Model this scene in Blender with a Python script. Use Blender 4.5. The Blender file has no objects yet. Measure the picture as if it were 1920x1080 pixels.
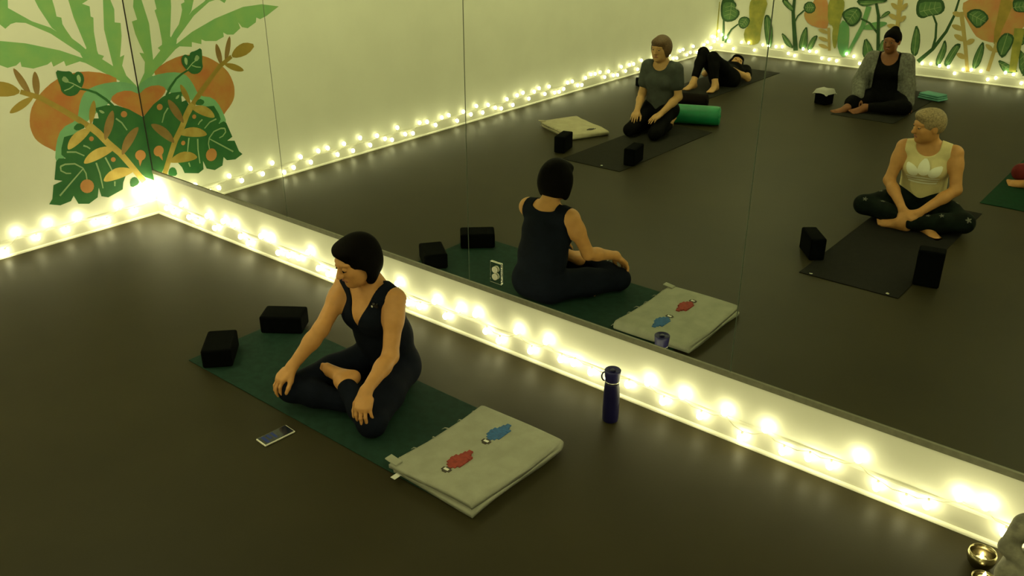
import bpy, bmesh, math, random
import numpy as np
from mathutils import Vector, Matrix

# ------------------------------------------------------------------ camera, world, light, exposure
scene = bpy.context.scene
COL = scene.collection
PI = math.pi
F_PX = 1669.0
CAM = np.array([5.984, -3.161, 2.262])
YAW, PITCH, ROLL = math.radians(-39.41), math.radians(24.83), math.radians(-0.09)
FW = np.array([math.sin(YAW) * math.cos(PITCH), math.cos(YAW) * math.cos(PITCH), -math.sin(PITCH)])
RT0 = np.array([math.cos(YAW), -math.sin(YAW), 0.0])
UP0 = np.cross(RT0, FW)
RT = math.cos(ROLL) * RT0 + math.sin(ROLL) * UP0
UP = -math.sin(ROLL) * RT0 + math.cos(ROLL) * UP0
cam_data = bpy.data.cameras.new('camera')
cam_data.sensor_width = 36.0
cam_data.lens = F_PX / 1920.0 * 36.0
cam_data.clip_start = 0.02
cam = bpy.data.objects.new('camera', cam_data)
COL.objects.link(cam)
cam.matrix_world = Matrix([[RT[0], UP[0], -FW[0], CAM[0]], [RT[1], UP[1], -FW[1], CAM[1]],
                           [RT[2], UP[2], -FW[2], CAM[2]], [0, 0, 0, 1]])
scene.camera = cam

world = bpy.data.worlds.new('world')
scene.world = world
world.use_nodes = True
world.node_tree.nodes['Background'].inputs[0].default_value = (0.02, 0.02, 0.015, 1)
world.node_tree.nodes['Background'].inputs[1].default_value = 0.2

scene.view_settings.view_transform = 'Standard'
scene.view_settings.look = 'None'
scene.view_settings.gamma = 1.0
scene.view_settings.use_curve_mapping = False
scene.view_settings.exposure = 0.0
scene.cycles.caustics_reflective = True
scene.cycles.caustics_refractive = False
scene.cycles.max_bounces = 8
scene.cycles.sample_clamp_indirect = 4.0

FILL_LAMP_COLOR = (1.0, 0.99, 0.47)     # added pendant lamps out of view, for the overall room light
FILL_LAMP_STRENGTH = 46.0
BULB_COLOR = (1.0, 0.95, 0.49)     # string light bulbs
BULB_STRENGTH = 26.0

# room (metres): mirror wall at y = 0, mural wall at x = 0, back wall at y = -DEPTH
DEPTH, WIDTH, HEIGHT = 8.692, 7.9, 3.0
MIRROR_Z0, MIRROR_Z1 = 0.311, 2.45
SEAMS = [0.005, 1.565, 3.095, 4.60, 6.125, 7.65]


def px_ray(u, v):
    return FW + (u - 960) / F_PX * RT - (v - 540) / F_PX * UP


def on_floor(u, v, z=0.0):
    d = px_ray(u, v)
    return CAM + d * ((z - CAM[2]) / d[2])


def on_left_wall(u, v):           # -> (y, z) on x = 0; pixels seen in the mirror give y > 0
    d = px_ray(u, v)
    p = CAM + d * (-CAM[0] / d[0])
    return p[1], p[2]


def on_back_wall(u, v):           # seen in the mirror: (x, z) on the back wall
    d = px_ray(u, v)
    p = CAM + d * ((DEPTH - CAM[1]) / d[1])
    return p[0], p[2]


# ------------------------------------------------------------------ helpers
def tag(o, label=None, cat=None, group=None, kind=None):
    if label: o['label'] = label
    if cat: o['category'] = cat
    if group: o['group'] = group
    if kind: o['kind'] = kind
    return o


def empty(name, loc, rz=0.0, label=None, cat=None, group=None):
    o = bpy.data.objects.new(name, None)
    o.empty_display_size = 0.1
    COL.objects.link(o)
    o.location = loc
    o.rotation_euler = (0, 0, rz)
    return tag(o, label, cat, group)


def link(name, mesh, mat=None, parent=None):
    if mat is not None and not mesh.materials:
        mesh.materials.append(mat)
    o = bpy.data.objects.new(name, mesh)
    COL.objects.link(o)
    if parent is not None:
        o.parent = parent
    return o


def bm_mesh(bm, name, smooth=False):
    bmesh.ops.recalc_face_normals(bm, faces=bm.faces)
    me = bpy.data.meshes.new(name)
    bm.to_mesh(me)
    bm.free()
    if smooth:
        me.polygons.foreach_set('use_smooth', [True] * len(me.polygons))
    return me


def obj(name, bm, mat, parent=None, smooth=False):
    return link(name, bm_mesh(bm, name, smooth), mat, parent)


def box_bm(x0, x1, y0, y1, z0, z1, bevel=0.0, seg=2, bm=None):
    bm = bm or bmesh.new()
    r = bmesh.ops.create_cube(bm, size=1.0)
    for v in r['verts']:
        v.co = Vector((x0 + (v.co.x + .5) * (x1 - x0), y0 + (v.co.y + .5) * (y1 - y0), z0 + (v.co.z + .5) * (z1 - z0)))
    if bevel > 0:
        es = list({e for v in r['verts'] for e in v.link_edges})
        bmesh.ops.bevel(bm, geom=es, offset=bevel, segments=seg, profile=0.5, affect='EDGES')
    return bm


def lathe_bm(profile, n=24, bm=None, closed=True):
    bm = bm or bmesh.new()
    rings = []
    for r, z in profile:
        if r < 1e-6:
            rings.append([bm.verts.new((0, 0, z))])
        else:
            rings.append([bm.verts.new((r * math.cos(2 * PI * i / n), r * math.sin(2 * PI * i / n), z)) for i in range(n)])
    for a, b in zip(rings, rings[1:]):
        for i in range(n):
            j = (i + 1) % n
            if len(a) == 1 and len(b) == 1: continue
            if len(a) == 1: bm.faces.new((a[0], b[i], b[j]))
            elif len(b) == 1: bm.faces.new((a[i], b[0], a[j]))
            else: bm.faces.new((a[i], b[i], b[j], a[j]))
    return bm


def tube_bm(pts, r, n=8, bm=None, caps=True):
    bm = bm or bmesh.new()
    pts = [Vector(p) for p in pts]
    rs = r if isinstance(r, (list, tuple)) else [r] * len(pts)
    rings = []
    prev = None
    for i, p in enumerate(pts):
        d = (pts[min(i + 1, len(pts) - 1)] - pts[max(i - 1, 0)]).normalized()
        a = prev if prev is not None else (Vector((0, 0, 1)) if abs(d.z) < .9 else Vector((1, 0, 0)))
        b = d.cross(a).normalized()
        a = b.cross(d).normalized()
        prev = a
        rings.append([bm.verts.new(p + (a * math.cos(2 * PI * k / n) + b * math.sin(2 * PI * k / n)) * rs[i]) for k in range(n)])
    for A, B in zip(rings, rings[1:]):
        for k in range(n):
            bm.faces.new((A[k], A[(k + 1) % n], B[(k + 1) % n], B[k]))
    if caps:
        bm.faces.new(rings[0][::-1])
        bm.faces.new(rings[-1])
    return bm


def move_bm(bm, m):
    bmesh.ops.transform(bm, matrix=m, verts=bm.verts)
    return bm


# ------------------------------------------------------------------ materials
def nodes_of(name):
    m = bpy.data.materials.new(name)
    m.use_nodes = True
    nt = m.node_tree
    return m, nt, nt.nodes['Principled BSDF']


def mat(name, col, rough=0.6, var=0.0, scale=20.0, bump=0.0, bscale=200.0, metal=0.0, spec=0.5, sheen=0.0, col2=None, coord='Object', sss=0.0):
    m, nt, b = nodes_of(name)
    b.inputs['Roughness'].default_value = rough
    b.inputs['Metallic'].default_value = metal
    b.inputs['Specular IOR Level'].default_value = spec
    if sheen:
        b.inputs['Sheen Weight'].default_value = sheen
    tc = nt.nodes.new('ShaderNodeTexCoord')
    if var > 0 or col2:
        nz = nt.nodes.new('ShaderNodeTexNoise')
        nz.inputs['Scale'].default_value = scale
        nz.inputs['Detail'].default_value = 4
        nt.links.new(tc.outputs[coord], nz.inputs['Vector'])
        rp = nt.nodes.new('ShaderNodeValToRGB')
        c2 = col2 or tuple(min(1, c * (1 + var)) for c in col)
        c1 = col if col2 else tuple(c * (1 - var) for c in col)
        rp.color_ramp.elements[0].position = .35
        rp.color_ramp.elements[1].position = .65
        rp.color_ramp.elements[0].color = (*c1, 1)
        rp.color_ramp.elements[1].color = (*c2, 1)
        nt.links.new(nz.outputs['Fac'], rp.inputs['Fac'])
        nt.links.new(rp.outputs['Color'], b.inputs['Base Color'])
    else:
        b.inputs['Base Color'].default_value = (*col, 1)
    if bump > 0:
        n2 = nt.nodes.new('ShaderNodeTexNoise')
        n2.inputs['Scale'].default_value = bscale
        n2.inputs['Detail'].default_value = 3
        nt.links.new(tc.outputs[coord], n2.inputs['Vector'])
        bp = nt.nodes.new('ShaderNodeBump')
        bp.inputs['Strength'].default_value = bump
        bp.inputs['Distance'].default_value = 0.004
        nt.links.new(n2.outputs['Fac'], bp.inputs['Height'])
        nt.links.new(bp.outputs['Normal'], b.inputs['Normal'])
    return m


def emit(name, col, s):
    m = bpy.data.materials.new(name)
    m.use_nodes = True
    nt = m.node_tree
    nt.nodes.remove(nt.nodes['Principled BSDF'])
    e = nt.nodes.new('ShaderNodeEmission')
    e.inputs[0].default_value = (*col, 1)
    e.inputs[1].default_value = s
    nt.links.new(e.outputs[0], nt.nodes['Material Output'].inputs[0])
    return m


M = {}
M['wall'] = mat('painted_wall', (.79, .78, .69), .75, .02, 3, .05, 300)
M['trim'] = mat('painted_trim', (.74, .72, .63), .4, .02, 5)
M['ceiling'] = mat('ceiling_paint', (.7, .69, .62), .9, .03, 4)
M['floor'] = mat('vinyl_floor', (.027, .0225, .0098), .50, .12, 1.2, .06, 90, spec=.12)
M['mirror'] = mat('mirror_silver', (.82, .86, .79), .0, metal=1.0)
M['mirror_edge'] = mat('mirror_cut_edge', (.16, .19, .14), .3)
M['channel'] = mat('grey_metal_channel', (.15, .145, .10), .5, .1, 40)
M['bead'] = mat('dark_corner_bead', (.02, .018, .012), .7)
M['dark'] = mat('dark_backing', (.10, .10, .08), .8)
M['bulb'] = emit('bulb_glow', BULB_COLOR, BULB_STRENGTH)
M['lamp'] = emit('fill_lamp_glow', FILL_LAMP_COLOR, FILL_LAMP_STRENGTH)
M['wire'] = mat('clear_wire', (.55, .52, .40), .3, .05, 30)
M['foam'] = mat('black_foam', (.0022, .0026, .0028), .9, .2, 60, .25, 500, spec=.03)
M['mat_green'] = mat('green_yoga_mat', (.011, .034, .024), .85, .15, 25, .3, 400, spec=.12)
M['mat_dark'] = mat('charcoal_yoga_mat', (.010, .0095, .0085), .85, .15, 25, .3, 400, spec=.1)
M['mat_floor'] = mat('worn_grey_mat', (.0155, .015, .011), .85, .15, 25, .3, 400, spec=.1)
M['mat_bright'] = mat('deep_green_mat', (.003, .03, .012), .85, .15, 25, .3, 400, spec=.1)
M['blanket'] = mat('cream_cotton', (.30, .30, .245), .95, .07, 14, .5, 350, spec=.1)
M['blanket_tan'] = mat('tan_cotton', (.42, .38, .26), .95, .07, 14, .5, 350, spec=.1)
M['red_yarn'] = mat('red_yarn', (.24, .03, .02), .9, .2, 60, .5, 400)
M['blue_yarn'] = mat('blue_yarn', (.022, .10, .27), .9, .2, 60, .5, 400)
M['dark_yarn'] = mat('dark_yarn', (.05, .04, .03), .9, .2, 60)
M['white'] = mat('white_cloth', (.7, .69, .64), .9, .04, 20, .3, 250)
M['teal_cloth'] = mat('teal_cloth', (.10, .30, .24), .9, .1, 20, .3, 250)
M['bottle'] = mat('blue_enamel', (.006, .005, .040), .35, .06, 20, spec=.3)
M['bottle_lid'] = mat('blue_plastic', (.018, .016, .085), .4, .06, 20, spec=.3)
M['steel'] = mat('brushed_steel', (.6, .6, .56), .25, .05, 60, metal=1.0)
M['chrome'] = mat('chrome_plate', (.75, .76, .70), .06, .02, 10, metal=1.0)
M['plastic_white'] = mat('white_plastic', (.70, .68, .60), .35, .02, 10)
M['plastic_black'] = mat('black_plastic', (.01, .01, .011), .35, .05, 40)
M['screen'] = mat('phone_glass', (.012, .016, .026), .12, .1, 30)
M['screen_lit'] = emit('phone_pixels', (.25, .35, .6), .10)
M['bolster'] = mat('green_vinyl', (.004, .20, .075), .5, .08, 12, .15, 120)
M['bolster_dark'] = mat('brown_fabric', (.006, .0035, .0025), .9, .1, 20, spec=.1)
M['stone'] = mat('grey_carved_stone', (.16, .15, .11), .8, .35, 25, .6, 90)
M['brass'] = mat('dark_brass', (.30, .26, .14), .25, .2, 20, metal=1.0)
M['flame'] = emit('flame_glow', (1.0, .85, .42), 14)
M['wax'] = mat('wax', (.75, .7, .55), .5, .03, 20)
# people
M['skin'] = mat('skin', (.48, .23, .075), .5, .05, 30, .08, 300, spec=.35)
M['skin_pale'] = mat('skin_pale', (.46, .26, .10), .5, .05, 30, .08, 300, spec=.35)
M['skin_tan'] = mat('skin_tan', (.20, .075, .025), .5, .05, 30, .08, 300, spec=.35)
M['lips'] = mat('lips', (.30, .10, .07), .4, .05, 50)
M['eye_white'] = mat('eye_white', (.22, .19, .14), .3, .02, 50)
M['iris'] = mat('iris', (.02, .015, .01), .15, .1, 80)
M['hair_black'] = mat('hair_black', (.0022, .0016, .0012), .7, .3, 90, .3, 250, spec=.04)
M['hair_brown'] = mat('hair_brown', (.10, .055, .022), .55, .3, 90, .5, 250, spec=.3)
M['hair_blond'] = mat('hair_blond', (.26, .19, .10), .6, .35, 90, .5, 250, spec=.3)
M['navy'] = mat('navy_jersey', (.0045, .006, .012), .9, .15, 20, .25, 250, spec=.08)
M['navy_pants'] = mat('navy_leggings', (.004, .0055, .012), .9, .15, 20, .25, 250, spec=.08)
M['black_cloth'] = mat('black_jersey', (.003, .003, .003), .9, .15, 20, .25, 250, spec=.08)
M['grey_tee'] = mat('grey_jersey', (.052, .060, .052), .9, .12, 20, .3, 250, spec=.2)
M['grey_knit'] = mat('grey_knit', (.15, .15, .13), .95, .25, 45, .6, 180, spec=.1)
M['white_tank'] = mat('cream_tank', (.66, .56, .30), .85, .04, 20, .25, 200, spec=.2)
M['print_white'] = mat('white_print', (.88, .86, .74), .6, .02, 20)
M['red_cloth'] = mat('red_jersey', (.12, .012, .012), .85, .15, 20, .2, 250, spec=.2)
M['floral'] = mat('black_floral_leggings', (.004, .006, .005), .85, .0, 16, .2, 250, spec=.08, col2=(.007, .012, .009))
M['flower'] = mat('printed_flower', (.12, .12, .10), .8, .2, 60)


# ------------------------------------------------------------------ room shell
def shell(name, b, m='wall'):
    return tag(obj(name, box_bm(*b), M[m]), kind='structure')


shell('floor', (0, WIDTH, -DEPTH, 0, -.1, 0), 'floor')
shell('ceiling', (-.1, WIDTH + .1, -DEPTH - .1, .1, HEIGHT, HEIGHT + .1), 'ceiling')
shell('wall_left', (-.1, 0, -DEPTH - .1, .1, -.1, HEIGHT))
shell('wall_right', (WIDTH, WIDTH + .1, -DEPTH - .1, .1, -.1, HEIGHT))
shell('wall_front', (0, WIDTH, .012, .1, -.1, HEIGHT))
shell('wall_back', (0, WIDTH, -DEPTH - .1, -DEPTH, -.1, HEIGHT))
# plaster strip under the mirror comes flush with the glass
tag(obj('trim_2', box_bm(0, WIDTH, 0, .012, 0, MIRROR_Z0 - .012), M['wall']), kind='structure')
tag(obj('trim_3', box_bm(0, WIDTH, 0, .012, MIRROR_Z1 + .004, HEIGHT), M['wall']), kind='structure')


def baseboard(name, a, b, inward):
    # a,b floor points; profile: 105 mm board, 9 mm thick, rounded top, quarter round at the floor
    a = Vector((*a, 0)); b = Vector((*b, 0)); n = Vector((*inward, 0))
    def sweep(prof):
        bm = bmesh.new()
        A = [bm.verts.new(a + n * t + Vector((0, 0, z))) for t, z in prof]
        B = [bm.verts.new(b + n * t + Vector((0, 0, z))) for t, z in prof]
        k = len(prof)
        for i in range(k):
            bm.faces.new((A[i], A[(i + 1) % k], B[(i + 1) % k], B[i]))
        bm.faces.new(A[::-1]); bm.faces.new(B)
        return bm
    o = tag(obj(name, sweep([(0, 0), (.010, 0), (.010, .098), (.007, .104), (.003, .107), (0, .108)]), M['trim']), kind='structure')
    q = [(.010, 0)] + [(.010 + .013 * math.cos(t), .015 * math.sin(t)) for t in np.linspace(0, PI / 2, 6)]
    obj('shoe_molding', sweep(q), M['trim'], o)
    return o


baseboard('baseboard_left', (0, -DEPTH), (0, 0), (1, 0))
baseboard('baseboard_front', (0, 0), (WIDTH, 0), (0, -1))
baseboard('baseboard_back', (0, -DEPTH), (WIDTH, -DEPTH), (0, 1))
baseboard('baseboard_right', (WIDTH, -DEPTH), (WIDTH, 0), (-1, 0))

# mirror panels
tag(obj('trim_1', box_bm(0, WIDTH, -.005, .012, MIRROR_Z0 - .012, MIRROR_Z0 + .016, .001, 1), M['channel']), kind='structure')
tag(obj('trim_4', box_bm(0, WIDTH, .0085, .012, MIRROR_Z0, MIRROR_Z1 + .004), M['dark']), kind='structure')
tag(obj('trim_5', box_bm(.0, .005, -.002, .012, MIRROR_Z0 + .016, MIRROR_Z1 + .004), M['bead']), kind='structure')
plab = ['wall mirror panel touching the painted plant mural at the corner',
        'wall mirror panel second from the mural wall, behind the seated teacher',
        'wall mirror panel holding the chrome power outlet near its left edge',
        'wall mirror panel above the right end of the string lights',
        'wall mirror panel farthest from the mural wall']
for i in range(5):
    x0, x1 = SEAMS[i] + .0015, SEAMS[i + 1] - .0015
    e = empty('mirror_panel', ((x0 + x1) / 2, 0, MIRROR_Z0), 0, plab[i], 'mirror', 'mirror panels along the wall')
    w = (x1 - x0) / 2
    bm = box_bm(-w, w, .002, .008, 0, MIRROR_Z1 - MIRROR_Z0)
    obj('glass_edge', bm, M['mirror_edge'], e)
    bm = bmesh.new()
    vs = [bm.verts.new(c) for c in ((-w + .001, .0015, .001), (w - .001, .0015, .001), (w - .001, .0015, MIRROR_Z1 - MIRROR_Z0 - .001), (-w + .001, .0015, MIRROR_Z1 - MIRROR_Z0 - .001))]
    bm.faces.new(vs)
    obj('silvered_face', bm, M['mirror'], e)

# added pendant globes, unseen above the frame, to brighten walls and room
for k, (x, y, lb) in enumerate([(1.5, -1.5, 'near the mural corner'), (5.9, -1.7, 'over the statue end of the mirror'), (1.6, -4.4, 'above the kneeling person'), (5.9, -4.6, 'above the deep green mat'), (1.6, -7.2, 'over the far corner'), (5.9, -7.2, 'over the far right of the studio')]):
    e = empty('fill_lamp', (x, y, HEIGHT), 0, 'added unseen globe lamp for room fill light ' + lb, 'lamp', 'added fill lamps')
    obj('canopy', lathe_bm([(0, -.001), (.06, -.001), (.06, -.012), (.045, -.022), (0, -.022)], 24), M['trim'], e, True)
    obj('cord', tube_bm([(0, 0, -.02), (0, 0, -.30)], .004, 8), M['dark'], e)
    obj('globe', lathe_bm([(0, -.60)] + [(.15 * math.sin(t), -.45 - .15 * math.cos(t)) for t in np.linspace(.2, PI - .3, 12)] + [(.03, -.30), (0, -.30)], 24), M['lamp'], e, True)

# power outlet mounted through the mirror
e = empty('power_outlet', (3.283, 0, .425), 0, 'chrome plated duplex power outlet set into the mirror', 'outlet')
pl = obj('cover_plate', box_bm(-.036, .036, -.005, 0, -.058, .058, .002, 2), M['chrome'], e)
obj('plate_border', tube_bm([(-.036, -.004, -.058), (.036, -.004, -.058), (.036, -.004, .058), (-.036, -.004, .058), (-.036, -.004, -.058)], .0012, 6), M['steel'], e)
for s in (-1, 1):
    bm = lathe_bm([(0, 0), (.0165, 0), (.0172, -.002), (.0172, -.006), (0, -.006)], 20)
    move_bm(bm, Matrix.Translation((0, -.009, s * .0195)) @ Matrix.Rotation(-PI / 2, 4, 'X'))
    r = obj('receptacle', bm, M['plastic_white'], e, False)
    for dx, hh in ((-.006, .008), (.006, .0065)):
        obj('slot', box_bm(dx - .001, dx + .001, -.0095, -.0085, s * .0195 - hh / 2 + .002, s * .0195 + hh / 2 + .002), M['plastic_black'], r)
obj('screw', move_bm(lathe_bm([(0, -.002), (.003, -.001), (.0035, .0)], 10), Matrix.Translation((0, -.005, 0)) @ Matrix.Rotation(PI / 2, 4, 'X')), M['steel'], e)

# ------------------------------------------------------------------ string lights
rnd = random.Random(4)
bulb_bm = lathe_bm([(0, -.0185), (.008, -.0165), (.0135, -.010), (.0155, -.002), (.0145, .007), (.010, .014), (.005, .0175), (0, .018)], 10)
BULB_ME = bm_mesh(bulb_bm, 'bulb', True)
BULB_ME.materials.append(M['bulb'])


def string_lights(label, pts, inward, extra=()):
    """pts: list of world points of the bulbs in order along the wall"""
    e = empty('string_lights', (pts[0][0], pts[0][1], 0), 0, label, 'string lights', 'string lights along the walls')
    org = Vector(e.location)
    path = []
    n = Vector((*inward, 0))
    bm = bmesh.new()
    for i, p in enumerate(pts):
        p = Vector(p)
        low = p.z < .11
        root = p - n * .012 + Vector((0, 0, .026 if low else -.024))
        root.z = max(.012, root.z)
        if i:
            q = path[-1]
            mid = (q + root) / 2 + Vector((0, 0, -.012))
            path.append(mid)
        path.append(root)
    path = [p - org for p in path]
    tube_bm(path, .0016, 5, bm)
    for i, p in enumerate(pts):
        r = path[2 * i]
        b = Vector(p) - org
        d = b - r
        tube_bm([r, r + d * .35], .0055, 6, bm)
    obj('wire', bm, M['wire'], e)
    for p in list(pts) + list(extra):
        o = link('bulb', BULB_ME, None, e)
        o.location = Vector(p) - org
        o.rotation_euler = (rnd.uniform(-.3, .3), rnd.uniform(-.3, .3) + (0 if p[2] > .11 else PI), rnd.uniform(0, 6))
    return e


FRONT = [(0.18, 0.083), (0.27, 0.074), (0.38, 0.154), (0.47, 0.08), (0.57, 0.07), (0.69, 0.138), (0.78, 0.074), (0.88, 0.144), (0.99, 0.143), (1.08, 0.086), (1.16, 0.06), (1.3, 0.141), (1.38, 0.141), (1.48, 0.074), (1.59, 0.086), (1.69, 0.093), (1.78, 0.154), (1.88, 0.076), (1.97, 0.063), (2.07, .14), (2.17, .08), (2.27, .075), (2.37, .15), (2.47, .08), (2.57, 0.168), (2.66, 0.077), (2.75, 0.083), (2.86, 0.145), (2.95, 0.086), (3.04, 0.154), (3.16, 0.16), (3.24, 0.091), (3.33, 0.065), (3.44, 0.153), (3.54, 0.077), (3.63, 0.159), (3.73, 0.095), (3.81, 0.103), (3.91, 0.088), (4.01, .09), (4.12, 0.098), (4.22, 0.145), (4.31, 0.081), (4.4, 0.144), (4.5, 0.081), (4.61, 0.142), (4.7, 0.052), (4.8, 0.136), (4.89, 0.067), (5.0, 0.083), (5.09, 0.084), (5.19, 0.158), (5.28, 0.071), (5.39, 0.061), (5.47, 0.077), (5.57, 0.158), (5.66, 0.163), (5.74, 0.087)]
while FRONT[-1][0] < WIDTH - .2:
    FRONT.append((FRONT[-1][0] + .097, rnd.choice((.075, .145)) + rnd.uniform(-.012, .012)))
LEFT = [(-.08, .13), (-.20, .074), (-.30, .139), (-.41, .060), (-.49, .070), (-.60, .137), (-.70, .076), (-.80, .149), (-.90, .082), (-1.01, .146), (-1.11, .045)]
tall = True
while LEFT[-1][0] > -DEPTH + .15:
    s = rnd.random()
    tall = (not tall) if s < .7 else tall
    LEFT.append((LEFT[-1][0] - .096 + rnd.uniform(-.012, .012), (.145 if tall else .072) + rnd.uniform(-.015, .015)))
BACK = [(.12, .09)]
while BACK[-1][0] < WIDTH - .2:
    s = rnd.random()
    tall = (not tall) if s < .65 else tall
    BACK.append((BACK[-1][0] + .097 + rnd.uniform(-.015, .015), (.150 if tall else .075) + rnd.uniform(-.015, .015)))


def off(z):          # bulbs above the board lie against the wall, low ones in front of the board
    return .030 if z > .115 else .040


corner_cluster = [(.045, -.045, .19), (.09, -.03, .215), (.03, -.09, .17), (.11, -.035, .165), (.035, -.14, .20), (.06, -.06, .245)]
string_lights('warm white string lights along the floor under the mirror', [(x, -off(z), z) for x, z in FRONT], (0, -1), corner_cluster)
string_lights('warm white string lights along the floor of the mural wall', [(off(z), y, z) for y, z in LEFT], (1, 0))
string_lights('warm white string lights along the floor of the far wall seen in the mirror', [(x, -DEPTH + off(z), z) for x, z in BACK], (0, 1),
              [(.05, -DEPTH + .05, .17), (.10, -DEPTH + .03, .23), (.03, -DEPTH + .10, .20), (.16, -DEPTH + .03, .20), (.22, -DEPTH + .03, .15), (.03, -DEPTH + .18, .22), (.06, -DEPTH + .06, .28)])


# ------------------------------------------------------------------ murals (flat paint on the walls)
def paint(name, col, col2=None, scale=6):
    return mat(name, col, .7, 0 if col2 else .10, scale, col2=col2)


PM = dict(light=paint('paint_leaf_green', (.19, .42, .15), (.25, .45, .15)), mid=paint('paint_mint', (.17, .40, .20)),
          dark=paint('paint_dark_green', (.010, .105, .022), (.022, .13, .025), 9), orange=paint('paint_orange', (.46, .15, .035), (.46, .24, .05), 7),
          yellow=paint('paint_yellow', (.62, .46, .13), (.50, .35, .08), 12), tan=paint('paint_tan', (.36, .23, .08), (.30, .18, .06), 12),
          mustard=paint('paint_mustard', (.36, .26, .05), (.45, .30, .06), 10), vein=paint('paint_vein', (.30, .42, .22)), berry=paint('paint_berry', (.48, .21, .06)),
          olive=paint('paint_olive', (.24, .25, .04), (.40, .36, .06), 8), teal=paint('paint_teal', (.10, .30, .12), (.16, .34, .12)),
          leaf=paint('paint_far_leaf', (.055, .15, .04), (.10, .20, .065), 14), rim=paint('paint_far_leaf_rim', (.020, .075, .016)), farvein=paint('paint_far_vein', (.24, .33, .14)),
          peach=paint('paint_peach', (.55, .22, .08), (.52, .32, .10), 5), wheat=paint('paint_wheat', (.50, .38, .13), (.44, .33, .11), 8))


for k_ in ('yellow', 'tan', 'mustard'):
    b_ = PM[k_].node_tree.nodes['Principled BSDF']
    b_.inputs['Metallic'].default_value = .45
    b_.inputs['Roughness'].default_value = .42


def chaikin(p, n=1):
    for _ in range(n):
        q = []
        for i in range(len(p)):
            a = np.array(p[i]); b = np.array(p[(i + 1) % len(p)])
            q += [a * .75 + b * .25, a * .25 + b * .75]
        p = q
    return p


def stroke(pts, w0, w1=None):
    """polygon around a polyline with width tapering w0 -> w1"""
    w1 = w0 if w1 is None else w1
    P = [np.array(p, float) for p in pts]
    L, Rr = [], []
    for i, p in enumerate(P):
        d = P[min(i + 1, len(P) - 1)] - P[max(i - 1, 0)]
        n = np.array([-d[1], d[0]]) / (np.linalg.norm(d) + 1e-9)
        w = w0 + (w1 - w0) * i / max(1, len(P) - 1)
        L.append(p + n * w / 2); Rr.append(p - n * w / 2)
    return L + Rr[::-1]


def blade(a, b, w, bend=0.0):
    a, b = np.array(a, float), np.array(b, float)
    d = b - a
    n = np.array([-d[1], d[0]]) / np.linalg.norm(d)
    prof = [(0, .18), (.2, .72), (.45, 1), (.7, .9), (.88, .58), (.97, .25), (1, 0)]
    c = lambda t: a + d * t + n * bend * 4 * t * (1 - t)
    return [c(t) + n * w / 2 * k for t, k in prof] + [c(t) - n * w / 2 * k for t, k in prof[::-1][1:]]


def disc(c, r, n=16):
    return [np.array(c) + r * np.array([math.cos(2 * PI * i / n), math.sin(2 * PI * i / n)]) for i in range(n)]


class Mural:
    def __init__(self, root, mapper, place):
        self.root, self.mapper, self.place, self.layer = root, mapper, place, 1
    def add(self, name, poly, col, smooth=1):
        if smooth: poly = chaikin(poly, smooth)
        self.layer += 1
        bm = bmesh.new()
        vs = []
        for q in poly:
            c = self.place(self.mapper(q[0], q[1]), self.layer * .00008)
            vs.append(bm.verts.new(c))
        if len(vs) > 2:
            bm.faces.new(vs)
        return obj(name, bm, PM[col], self.root)


mr = empty('plant_mural', (0, -.6, .2), 0, 'mural of palm leaves, fruit and monstera painted beside the mirror', 'mural')


def left_map(u, v):
    y, z = on_left_wall(u, v)
    return min(y, -.0005), z


ml = Mural(mr, left_map, lambda q, d: (d, q[0] + .6, q[1] - .2))
# big pale palm fronds
frond = [(331, 82), (359, 60), (402, 35), (455, 13), (490, 8), (522, 12), (499, 30), (487, 36), (480, 33), (479, 42), (464, 53), (453, 51), (446, 42), (450, 53), (437, 65), (425, 65), (418, 61), (419, 69), (405, 77), (384, 77), (377, 74), (377, 83), (359, 79), (359, 88), (336, 87), (300, 113), (290, 108)]
ml.mapper = lambda u, v: (-on_left_wall(u, v)[0], on_left_wall(u, v)[1])      # traced in the reflection
ml.add('palm_frond', frond, 'light', 0)
ml.mapper = left_map
ml.add('palm_frond', [(95, 52), (60, 40), (15, 15), (14, -12), (-60, -40), (-90, 10), (-40, 40), (0, 46), (10, 54), (20, 45), (30, 42), (48, 43), (95, 63), (160, 106), (185, 122), (195, 105), (160, 93), (135, 78)], 'light', 0)
ml.add('palm_frond', [(55, -20), (65, 0), (72, 14), (97, 52), (135, 82), (165, 96), (150, 83), (135, 72), (123, 55), (117, 45), (115, 33), (106, 31), (103, 17), (98, 0), (88, -25), (86, -50), (70, -60), (66, -85), (40, -125), (44, -60)], 'light', 0)
ml.add('palm_frond', [(122, -20), (128, 0), (138, 33), (162, 90), (158, 100), (212, 128), (187, 108), (182, 95), (180, 83), (176, 60), (175, 33), (170, 31), (168, 12), (154, 7), (165, 0), (164, -30), (154, -34), (156, -75), (146, -80), (124, -170), (116, -70)], 'light', 0)
ml.add('palm_frond', [(193, -20), (193, 0), (195, 55), (212, 124), (160, 100), (198, 138), (225, 152), (262, 164), (255, 160), (237, 142), (229, 123), (233, 103), (225, 107), (227, 85), (228, 67), (226, 43), (215, 42), (214, 17), (207, 0), (210, -30), (201, -36), (206, -80), (196, -90), (182, -195), (184, -80)], 'light', 0)
ml.add('palm_frond', [(150, 100), (160, 118), (198, 138), (225, 152), (215, 160), (262, 172), (266, 168), (255, 160), (237, 142), (212, 124), (187, 108)], 'light', 0)
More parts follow.
